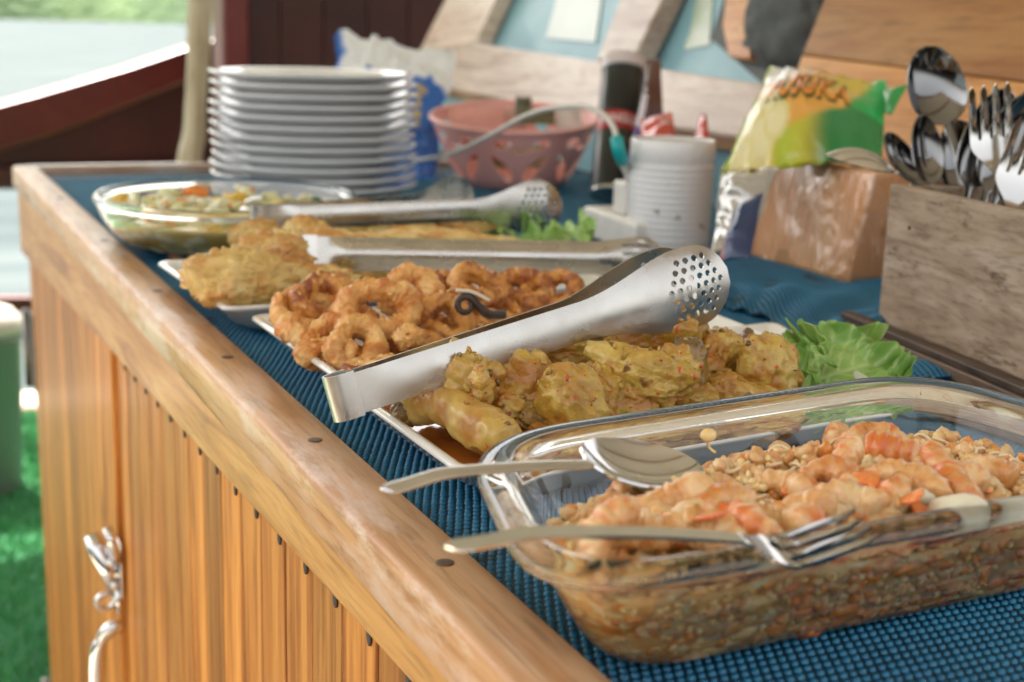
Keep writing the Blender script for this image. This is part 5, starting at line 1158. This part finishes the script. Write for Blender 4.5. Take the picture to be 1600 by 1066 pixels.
for i, a in enumerate([('carrot_wedge', 310, 302, .947, (.026, .016, .016), .4, VCAR, 'big bright orange carrot wedge on top of the vegetables'), ('carrot_wedge', 283, 316, .942, (.016, .01, .01), .2, VCAR, 'smaller carrot wedge left of the big one'),
    ('carrot_bit', 232, 338, .940, (.010, .006, .006), 0, VCAR, 'small carrot bit near the cabbage'), ('carrot_bit', 268, 340, .940, (.012, .006, .006), .5, VCAR, 'thin carrot bit in front of the chayote'), ('carrot_wedge', 475, 312, .938, (.014, .012, .010), .2, VCAR, 'carrot cube at the right end of the bowl'),
    ('chayote_chunk', 262, 322, .942, (.034, .018, .016), .3, VCHA, 'long pale green chayote chunk in the middle of the bowl'), ('chayote_chunk', 345, 322, .940, (.028, .016, .014), -.1, VCHA, 'chayote chunk behind the spoon'), ('chayote_chunk', 300, 335, .936, (.030, .018, .014), .1, VCHA, 'chayote chunk left of the spoon handle'),
    ('cabbage_leaf', 208, 318, .946, (.010, .024, .030), .6, VCAB, 'upright pale cabbage stalk at the left of the bowl'), ('cabbage_leaf', 196, 332, .942, (.010, .018, .022), -.4, VCAB, 'second cabbage piece beside the upright stalk'), ('potato_chunk', 392, 312, .944, (.022, .018, .018), 0, VCAB, 'whitish round chunk right of the spoon tip'),
    ('potato_chunk', 425, 318, .942, (.024, .018, .018), .3, VCHA, 'pale green round chunk by the bend of the rear tongs'), ('mushroom_piece', 395, 332, .938, (.018, .012, .010), 0, VDRK, 'dark mushroom piece under the whitish chunk'), ('green_herb', 497, 313, .940, (.012, .010, .006), .2, VLEAF, 'dark green herb at the right end of the bowl'),
    ('chayote_chunk', 165, 370, .922, (.026, .022, .018), .3, VCHA, 'pale chunk against the left glass wall'), ('chayote_chunk', 258, 368, .925, (.026, .02, .016), .1, VCHA, 'pale chunk showing through the near glass'), ('chayote_chunk', 290, 400, .914, (.05, .018, .014), 0, VGRN, 'green squash slice low against the near glass'),
    ('green_bean', 240, 326, .944, (.008, .006, .006), .2, VGRN, 'small green bean on the vegetables'), ('red_pepper_bit', 290, 300, .945, (.012, .006, .005), .2, VRED, 'red pepper bit behind the carrot wedge'), ('potato_chunk', 165, 395, .912, (.018, .02, .014), .2, VCAB, 'whitish chunk low at the left glass wall'), ('chayote_chunk', 210, 356, .930, (.026, .018, .016), .5, VCHA, 'chunk between the cabbage and the near wall'), ('chayote_chunk', 240, 300, .940, (.026, .018, .014), .5, VCHA, 'chunk at the back left of the bowl')]):
    veg(a[0], a[1], a[2], a[3], a[4], a[5], a[6], 100 + i, a[7])

rs = np.random.RandomState(33); VP = {}
VM = [VCHA, VCAB, VCHA, VCAB, VCAR, VCORN]
for i in range(60):
    a_ = rs.uniform(0, 6.28); r_ = math.sqrt(rs.uniform(0, 1)) * .82; x_, y_ = (ba - .012) * r_ * math.cos(a_), (BB - .012) * r_ * math.sin(a_)
    s_ = rs.uniform(.012, .024); c = inbowl(V(BC[0] + x_ * math.cos(byaw) - y_ * math.sin(byaw), BC[1] + x_ * math.sin(byaw) + y_ * math.cos(byaw), .938 + rs.uniform(0, .009)), s_ / 2)
    k = rs.randint(6); s_ *= .6 if k > 3 else 1
    v, f, h = blobv((s_, s_ * rs.uniform(.4, .8), s_ * rs.uniform(.35, .6)), 500 + i, lumps=3, amp=.08, freq=1.5, fine=.01, sub=3, yaw=rs.uniform(0, 6), pitch=rs.uniform(-.5, .5)); VP.setdefault(VM[k].name, []).append((v + c, f))
for i in range(120):
    zz = rs.uniform(.010, .033); a_ = rs.uniform(0, 6.28); m_ = float(bowl_in(zz)); s_ = rs.uniform(.014, .022); k_ = .0042
    x_, y_ = (ba - m_ - k_) * math.cos(a_), (BB - m_ - k_) * math.sin(a_); c = V(BC[0] + x_ * math.cos(byaw) - y_ * math.sin(byaw), BC[1] + x_ * math.sin(byaw) + y_ * math.cos(byaw), .9008 + zz)
    if (c - CAM) @ h2 > (np.array([BC[0], BC[1], .9]) - CAM) @ h2: continue
    v, f, h = blobv((s_, .008, s_ * .6), 600 + i, lumps=3, amp=.06, freq=1.5, fine=.01, sub=2, yaw=math.atan2(y_, x_) + byaw + math.pi / 2); VP.setdefault([VCHA, VCAB, VCORN, VCAB, VCHA, VCAR][rs.randint(6)].name, []).append((v + c, f))
for k, pl in VP.items():
    v, f = join(pl); tag(mk('chopped_' + k, v, f, bpy.data.materials[k]), 'small chopped ' + k + ' pieces mixed through the vegetables in the glass bowl', 'vegetables', kind='stuff')
# ---- shrimp and bean sprouts in the oven dish
def dish_in(z): return np.interp(z, [.0042, .009, .030, .049], [.043, .0355, .0235, .0155])
Cm = DQ.mean(0); E_ = [DQ[(i + 1) % 4] - DQ[i] for i in range(4)]; E_ = [e / np.linalg.norm(e) for e in E_]; N4 = [V(-e[1], e[0]) for e in E_]
def edist(x, y): return [(x - DQ[i][0]) * N4[i][0] + (y - DQ[i][1]) * N4[i][1] for i in range(4)]
def indish(c, r):
    for _ in range(3):
        d_ = edist(c[0], c[1]); m_ = float(dish_in(max(.0, c[2] - DZ))) + r
        for i in range(4):
            if d_[i] < m_: c = c + np.append(N4[i], 0) * (m_ - d_[i])
    return c
def foodz(x, y):
    d = edist(x, y)                            # 0 near long side, 1 right, 2 far, 3 left
    m_ = sst(.018, .062, d[2]) * .8 + .2; l_ = sst(-.02, .030, d[3] - .012 + (.05 * sst(.07, .0, d[2])) * -1 + .0); r_ = sst(.01, .055, d[1])
    h = .013 + .029 * np.minimum(m_, 1) * (.25 + .75 * l_) * (.45 + .55 * r_)
    n_ = fbm(np.stack([x * 45, y * 45, x * 0 + 3], -1), 3)
    h = h + .0065 * n_ + .0035 * fbm(np.stack([x * 140, y * 140, x * 0], -1), 2)
    fr = sst(.045, .018, d[0]); h = h * (1 - fr * .06)
    return h
MASSM = foodmat('bean_sprout_mix', [(.3, (.74, .30, .05)), (.5, (.88, .52, .16)), (.7, (.92, .70, .34))], (.80, .26, .03), 90, (.8, 1.3), .35, ((160, .4, .0015), (500, .3, .0008)), spots=((70, .64, (.86, .74, .42)), (60, .66, (.80, .22, .03))), coat=.4, sss=.35, sssc=.012)
loops = [quadloop(DQ, dish_in(z) + .0004, .034, DZ + z, 12) for z in (.0050, .008, .012)]
for q in np.linspace(0, 1, 5)[1:]:
    l = quadloop(DQ, .0258, .034, DZ, 12); zt = foodz(l[:, 0], l[:, 1]); zz = .012 + (zt - .012) * q; ii = dish_in(zz) + .0007
    cen = Cm; base_ = quadloop(DQ, .0, .034, DZ, 12); l[:, 2] = DZ + zz
    lo_ = quadloop(DQ, dish_in(.012) + .0007, .034, DZ, 12); hi_ = quadloop(DQ, dish_in(.045) + .0007, .034, DZ, 12); w = ((zz - .012) / .033)[:, None]
    l[:, :2] = lo_[:, :2] * (1 - w) + hi_[:, :2] * w; loops.append(l)
for ins in (.0265, .0275, .029, .031, .036, .041, .046, .051, .057, .063, .069, .075):
    l = quadloop(DQ, ins, .03, DZ, 12); zt = foodz(l[:, 0], l[:, 1]); l[:, 2] = DZ + zt; loops.append(l)
v, f = loft(loops, True, True, True); v[-1, 2] = DZ + foodz(v[-1, 0], v[-1, 1])
o = mk('sprout_mix', v, f, MASSM, loc=(*Cm, DZ), attrs={'h': np.clip(.5 + fbm(v * 150, 3), 0, 1)}); tag(o, 'stir fried bean sprout mixture filling the rectangular glass dish', 'stir fry', kind='stuff')
# beans
def insideq(x, y, ins): return np.min(edist(x, y), 0) > ins
def scatter(n, ins, seed):
    r = np.random.RandomState(seed); lo, hi = DQ.min(0), DQ.max(0); x, y = r.uniform(lo[0], hi[0], n * 3), r.uniform(lo[1], hi[1], n * 3); k = insideq(x, y, ins); x, y = x[k][:n], y[k][:n]
    z = foodz(x, y); k = np.min(edist(x, y), 0) > dish_in(z) + .004; return x[k], y[k], DZ + z[k]
SHR, t, b = newmat('cooked_shrimp'); vec = coords(t); hh = attr(t, 'h'); nn_ = noise(t, vec, 70, 5)
c = ramp(t, nn_, [(.35, (.58, .23, .05)), (.48, (.74, .42, .16)), (.64, (.84, .62, .34))]); c = mixc(t, rng_(t, hh, .45, .85, 0, .9), c, (.70, .17, .025)); c = mixc(t, rng_(t, noise(t, vec, 200, 3), .6, .75, 0, .6), c, (.66, .22, .05))
t.links.new(c, b.inputs['Base Color']); sets(b, rough=.3, coat=.35, sss=.25, sssc=.006); bumpn(t, b, [(noise(t, vec, 160, 5), .7, .0016), (noise(t, vec, 500, 3), .4, .0006)])
BEAN = PM('mung_beans', [(.3, (.74, .46, .15)), (.5, (.84, .60, .24)), (.7, (.90, .74, .40))], 120, rough=.3, coat=.4, rnd=False, sss=.1, sssc=.003)
SPRT = PM('sprout_tails', [(.3, (.82, .62, .34)), (.7, (.90, .78, .54))], 120, rough=.3, coat=.4, rnd=False, sss=.2, sssc=.003)
ORBT = PM('orange_bits', [(.3, (.74, .24, .04)), (.7, (.86, .42, .10))], 90, rough=.3, coat=.4, rnd=False)
def beans(name, n, seed, mat, size, lab, ins=.0225, sub=2, side=.22, rough=False):
    var = [blobv((2, 2, 2), 400 + q_, lumps=6, amp=.3, freq=1.6, fine=.08, sub=3)[0] for q_ in range(9)] if rough else None
    r = np.random.RandomState(seed); x, y, z = scatter(n, ins, seed); d, ff = ico(sub); P_ = []
    pts = [(a, b, c + r.uniform(-.0004, .0034)) for a, b, c in zip(x, y, z)]
    if side:                                    # those pressed against the near and left glass
        for k in range(int(n * side * 1.8)):
            zz = r.uniform(.009, .036); l = quadloop(DQ, dish_in(zz) + size * .95, .034, DZ, 12); sl = np.linalg.norm(np.roll(l, -1, 0) - l, axis=1); i = r.choice(len(l), p=sl / sl.sum()); 
            q = l[i] * (t2 := r.uniform()) + l[(i + 1) % len(l)] * (1 - t2); dd = edist(q[0], q[1])
            if zz < foodz(q[0], q[1]) and (dd[0] < .05 or dd[3] < .05): pts.append((q[0], q[1], DZ + zz))
    for p in pts:
        s = r.uniform(.75, 1.25) * size; sc3 = V(s * r.uniform(1, 1.5), s, s * .9); P_.append(((var[r.randint(9)] if rough else d) * sc3 @ rot(*r.uniform(-3, 3, 3)).T + V(*p), ico(3)[1] if rough else ff))
    v, f = join(P_); return tag(mk(name, v, f, mat), lab, 'stir fry', kind='stuff')
beans('mung_beans', 1500, 3, BEAN, .0016, 'small yellow mung beans all over the shrimp dish')
beans('chopped_bits', 800, 4, SHR, .0024, 'tiny chopped shrimp bits all over the shrimp dish', rough=True, side=.08)
beans('orange_bits', 200, 5, ORBT, .0020, rough=True, side=.5, lab='orange specks of roe and carrot in the shrimp dish')
rs = np.random.RandomState(51); SP_ = {}
for k in range(260):
    zz = rs.uniform(.008, .036); l = quadloop(DQ, dish_in(zz) + .0050, .034, DZ, 12); sl = np.linalg.norm(np.roll(l, -1, 0) - l, axis=1); i = rs.choice(len(l), p=sl / sl.sum())
    q = l[i] + (l[(i + 1) % len(l)] - l[i]) * rs.uniform(); dd = edist(q[0], q[1])
    if zz > foodz(q[0], q[1]) or not (dd[0] < .06 or dd[3] < .06): continue
    s_ = rs.uniform(.009, .019); tv_ = l[(i + 1) % len(l)] - l[i - 1]; v, f, h = blobv((s_, .0085, s_ * rs.uniform(.5, .8)), 800 + k, lumps=4, amp=.2, freq=1.6, fine=.05, sub=3, yaw=math.atan2(tv_[1], tv_[0]), pitch=rs.uniform(-.5, .5)); SP_.setdefault(['SHR', 'SHR', 'BEAN', 'ORBT', 'SHR'][rs.randint(5)], []).append((v + V(q[0], q[1], DZ + zz), f, h))
for k, pl in SP_.items():
    v, f = join([(a_, b_) for a_, b_, c_ in pl]); tag(mk('pressed_pieces', v, f, {'SHR': SHR, 'BEAN': BEAN, 'ORBT': ORBT}[k], attrs={'h': np.concatenate([c_ for a_, b_, c_ in pl]) * .8}), {'SHR': 'pale shrimp bits', 'BEAN': 'yellow vegetable bits', 'ORBT': 'orange bits'}[k] + ' pressed against the near glass wall of the oven dish', 'stir fry', kind='stuff')
r = np.random.RandomState(9); x, y, z = scatter(850, .024, 10); k = np.min(edist(x, y), 0) > .044; x, y, z = x[k], y[k], z[k]; P_ = []
for a, b, c in zip(x, y, z):
    th = r.uniform(0, 6.28); L_ = r.uniform(.008, .02); ph = r.uniform(0, 6.28); cu = r.uniform(.3, 1.3)
    q = [V(a, b, c + .001)]; 
    for k in range(5): th += cu * r.choice([-1, 1]) if k == 0 else cu; q.append(q[-1] + V(math.cos(th), math.sin(th), .55 * math.sin(ph + k * 1.3)) * L_ / 5)
    P_.append(tube(spline(q, 14), np.linspace(.0010, .0004, 14), 6))
v, f = join(P_); tag(mk('sprout_tails', v, f, SPRT), 'pale curly bean sprout tails all over the shrimp dish', 'stir fry', kind='stuff')

SHL, t, b = newmat('shrimp_shell'); vec = coords(t); hh = attr(t, 'h'); c = ramp(t, noise(t, vec, 60, 4), [(.3, (.74, .11, .015)), (.5, (.86, .21, .03)), (.7, (.90, .36, .11))]); c = mixc(t, rng_(t, hh, .75, 1, 0, .8), c, (.22, .04, .02))
t.links.new(c, b.inputs['Base Color']); sets(b, rough=.25, coat=.5, sss=.1, sssc=.003); bumpn(t, b, [(noise(t, vec, 130, 3), .3, .001)])
def shrimpv(size, arc, seed, tailL=.35):
    n = 70; t = np.linspace(0, 1, n); a = t * arc; R = size / (2 * math.sin(min(arc, math.pi) / 2) + .4)
    P_ = np.stack([R * np.cos(a), R * np.sin(a), 0 * a], 1); r = size * .22 * np.interp(t, [0, .04, .15, .5, .85, 1], [.35, .8, 1, .92, .55, .3]) * (1 + .10 * np.abs(np.sin(t * 6.5 * math.pi)))
    v, f = tube(P_, r, 22, 1.0, up=(0, 0, 1)); st = np.repeat(np.abs(np.sin(t * 6.5 * math.pi + .4)), 22); st = np.concatenate([st, [.5, .5]])
    n1 = fbm(v * 130 + seed, 3); c = np.vstack([np.repeat(P_, 22, 0), P_[:1], P_[-1:]]); d = v - c; outer = (d @ V(1, 0, 0)) * 0
    rr = np.linalg.norm(c, axis=1)[:, None]; rad = (d * (c / (rr + 1e-9))).sum(1) / (size * .2)       # + = back of the shrimp
    h = np.clip(.25 + .35 * rad + .35 * (1 - st) * (rad > -.2) + n1 * .35, 0, 1); d /= np.linalg.norm(d, axis=1)[:, None] + 1e-9
    v = v + d * (n1 * size * .06 + np.abs(fbm(v * 300 + seed, 2)) * size * .07)[:, None]
    T = P_[-1] - P_[-2]; T /= np.linalg.norm(T); E = P_[-1]
    tails = []
    for s in (-.45, 0, .45):
        dv = V(T[0] * math.cos(s) - T[1] * math.sin(s), T[0] * math.sin(s) + T[1] * math.cos(s), .12 * s)
        q = [E - T * size * .05, E + dv * size * tailL * .5, E + dv * size * tailL]; tails.append(tube(spline(q, 12), size * .075 * np.interp(np.linspace(0, 1, 12), [0, .5, .85, 1], [.6, 1.2, 1.0, .15]), 10, .4, up=(0, 0, 1)))
    tv_, tf_ = join(tails); th_ = np.clip(np.linalg.norm(tv_ - E, axis=1) / (size * tailL), 0, 1)
    return v, f, h, tv_, tf_, th_
def shrimp(x, y, z, size, arc, ang, tilt, seed, lab, tail=True, dz=0):
    c = indish(G(x, y, z), size * (.85 if tail else .5)); v, f, h, tv_, tf_, th_ = shrimpv(size, arc, seed); M_ = rot(tilt[0], tilt[1], 0) @ rot(0, 0, ang); cc_ = v.mean(0)
    M_ = rot(0, 0, PXR) @ M_
    o = tofood('shrimp', (v - cc_) @ M_.T, f, h, c, SHR, lab, 'shrimp', 'cooked shrimps in the glass oven dish')
    if tail: par(mk('tail', (tv_ - cc_) @ M_.T + c, tf_, SHL, loc=c, attrs={'h': th_ * .8}), o)
    return o
fz = lambda x, y, up_=.004: (lambda p: DZ + float(foodz(p[0], p[1])) + up_)(G(x, y, .940))
SHRL = [(1152, 676, .024, 2.6, .5, 'pale pink shrimp at the top left of the shrimp pile'), (1215, 700, .026, 2.2, -.4, 'pale shrimp right of the long red tailed one'), (1270, 678, .022, 2.8, 1.2, 'knobbly beige shrimp at the crest of the pile'), (1312, 700, .022, 2.6, 2.2, 'round pale shrimp right of the crest'), (1358, 700, .030, 3.2, .2, 'curled shrimp with an orange back near the far glass wall'), (1402, 708, .030, 1.4, -2.4, 'straight shrimp pointing its dark tail to the right'),
  (1050, 782, .028, 2.6, .4, 'shrimp close to the spoon bowl'), (985, 770, .024, 2.4, 1.6, 'shrimp left below the spoon bowl'), (1110, 735, .024, 2.6, 2.6, 'shrimp right of the spoon bowl'), (1085, 835, .030, 2.8, 0.2, 'big pale shrimp in front of the spoon'), (1150, 850, .030, 2.6, 1.3, 'plump shrimp near the centre front'), (1345, 790, .026, 2.8, 2.0, 'pinkish shrimp left of the onion slices'), (1300, 850, .028, 2.4, -1, 'shrimp just behind the fork tines'),
  (1540, 742, .026, 2.4, .8, 'shrimp near the right picture edge'), (1480, 735, .022, 2.6, 2.7, 'beige shrimp left of the red tail tip'), (1230, 760, .024, 2.6, -.6, 'shrimp in the middle of the dish'), (1395, 850, .028, 2.6, .9, 'shrimp behind the near glass rim, centre'), (1180, 905, .030, 2.6, .1, 'shrimp under the fork handle'), (950, 835, .026, 2.6, 1.2, 'shrimp at the left glass wall'), (1265, 815, .024, 2.8, .4, 'shrimp below the orange shell piece'),
  (1450, 810, .026, 2.4, 1.8, 'shrimp beside the onion slices'), (1020, 730, .022, 2.6, .4, 'shrimp behind the spoon bowl'), (1530, 800, .028, 2.6, -.2, 'shrimp at the right rear near the glass rim'), (1420, 760, .022, 2.8, 1.1, 'small shrimp above the onion slices'),
  (1180, 725, .024, 2.6, 2.9, 'shrimp just below the long red shell'), (1295, 745, .024, 2.5, .1, 'shrimp directly right of the upright orange tail'), (1330, 730, .022, 2.7, 1.8, 'shrimp below the curled one with the orange back'), (1500, 760, .024, 2.6, 2.2, 'shrimp between the red tail tip and the second onion slice'), (1060, 820, .026, 2.6, 2.7, 'shrimp between the two handles close to the left wall'), (1130, 790, .024, 2.5, 1.0, 'shrimp left of the broad orange shell'), (1200, 830, .026, 2.7, 2.0, 'shrimp below the broad orange shell'), (1010, 850, .026, 2.6, .9, 'shrimp under the middle of the fork handle'), (1370, 815, .024, 2.6, .3, 'shrimp left of and below the onion slices'), (1490, 850, .026, 2.6, 1.5, 'shrimp close behind the near glass rim at the right'), (1580, 800, .026, 2.6, .5, 'shrimp cut by the right picture edge above the glass rim'), (1230, 715, .020, 2.8, 2.4, 'small shrimp right beside the tip of the upright tail')]
for i, (x, y, s, arc, ang, lab) in enumerate(SHRL): shrimp(x, y, fz(x, y, .0085), s * 1.0, arc, ang, (rng.uniform(-.5, .9), rng.uniform(-.5, .5)), 200 + i, lab, tail=i % 3 != 0)
# pieces with shells: tapering orange cones
def shell(x0, y0, x1, y1, r0, r1, seed, lab, zup=.006, z1=.006):
    a, b = indish(G(x0, y0, fz(x0, y0, zup)), .006), indish(G(x1, y1, fz(x1, y1, z1)), .004); m_ = (a + b) / 2 + V(0, 0, .003); P_ = spline([a, m_, b], 40); r = np.linspace(r0, r1, 40) * np.interp(np.linspace(0, 1, 40), [0, .08, .5, .94, 1], [.4, .95, 1, .8, .2]) * (1 + .07 * np.abs(np.sin(np.linspace(0, 12, 40))))
    v, f = tube(P_, r, 20, .8); n1 = fbm(v * 150 + seed, 3); cen = np.vstack([np.repeat(P_, 20, 0), P_[:1], P_[-1:]]); d = v - cen; d /= np.linalg.norm(d, axis=1)[:, None] + 1e-9; v = v + d * (n1 * .0009)[:, None]
    h = np.concatenate([np.repeat(np.linspace(0, 1, 40), 20), [0, 1]]); return tofood('shrimp_tail', v, f, h, a, SHL, lab, 'shrimp tail', 'orange shrimp shells and tails in the glass oven dish')
shell(1110, 735, 1215, 672, .0052, .0026, 1, 'long red shell lying diagonally at the top left of the pile', .008, .010)
shell(1365, 702, 1480, 712, .0062, .0018, 2, 'long orange shell pointing right towards the far glass corner', .008, .006)
shell(1245, 770, 1262, 720, .0040, .0022, 3, 'upright orange tail standing in the middle of the dish', .004, .014)
shell(1155, 800, 1225, 790, .0066, .0050, 4, 'broad glossy orange shell left of the upright tail', .004, .004)
shell(1245, 780, 1275, 818, .0060, .0044, 5, 'orange shell just below the upright tail', .004, .004)
shell(1398, 750, 1452, 752, .0074, .0052, 6, 'chunky orange shrimp end above the onion slices', .006, .005)
shell(1530, 745, 1524, 712, .0050, .0016, 7, 'small red tail tip poking up at the right', .002, .012)
shell(1570, 735, 1600, 770, .0056, .0040, 8, 'orange shell at the right picture edge', .006, .006)
shell(1110, 845, 1085, 810, .0044, .0024, 9, 'thin orange tail near the big pale shrimp', .003, .006)
shell(1150, 845, 1175, 820, .0044, .0030, 10, 'orange tail beside the plump shrimp', .003, .006)
shell(978, 800, 965, 760, .0024, .0014, 11, 'dark red feeler like tail left below the spoon', .004, .010)
for i, (x0, y0, x1, y1, r0, r1, lab) in enumerate([(1020, 800, 1045, 770, .0046, .0022, 'orange shell bit just below the spoon bowl'), (1180, 745, 1150, 728, .0048, .0026, 'orange shell bit halfway between the long red shell and the broad one'), (1310, 745, 1330, 722, .0050, .0026, 'orange shell bit between the upright tail and the long far one'), (1355, 800, 1385, 782, .0052, .0030, 'orange shell bit left of the onion slices'), (1500, 700, 1478, 722, .0044, .0022, 'orange shell bit beside the red tail tip at the right'), (1095, 880, 1130, 872, .0050, .0024, 'orange shell bit under the handle of the fork'), (1330, 845, 1300, 838, .0050, .0030, 'orange shell bit right of the fork tines'), (1410, 815, 1440, 830, .0050, .0028, 'orange shell bit below the onion slices'), (1560, 850, 1530, 838, .0050, .0026, 'orange shell bit near the glass rim at the right'), (935, 800, 950, 825, .0042, .0020, 'orange shell bit at the left glass wall')]):
    shell(x0, y0, x1, y1, r0, r1, 30 + i, lab, .006, .009)
ON = PM('onion', [(.3, (.70, .66, .48)), (.7, (.80, .76, .60))], 30, rough=.2, coat=.6, sss=.4, sssc=.006)
for i, (x, y, s, yaw, lab) in enumerate([(1455, 775, (.024, .010, .009), .2, 'white onion slice lying on top at the right of the dish'), (1488, 800, (.022, .014, .014), -.5, 'second onion slice right below the first one'), (1555, 800, (.030, .010, .008), .1, 'onion slice near the right glass rim'), (1180, 862, (.018, .008, .007), -.6, 'small onion slice near the fork')]):
    v, f, h = blobv(s, 300 + i, yaw=PXR + yaw, lumps=2, amp=.05, fine=.0, sub=3); tofood('onion_slice', v, f, h, G(x, y, fz(x, y, .006)), ON, lab, 'onion slice', 'onion slices in the glass oven dish')
p = G(1107, 680, .957); q0 = G(1118, 708, .948); v, f = tube(spline([q0, q0 + UP * .003 - RT * .003, p + UP * .001], 12), .0006, 8); d, ff = ico(2); v, f = join([(v, f), (d * V(.0035, .0028, .0028) + p, ff)])
tag(mk('bean_sprout', v, f, BEAN, loc=p), 'single bean sprout standing up above the spoon tip', 'bean sprout')
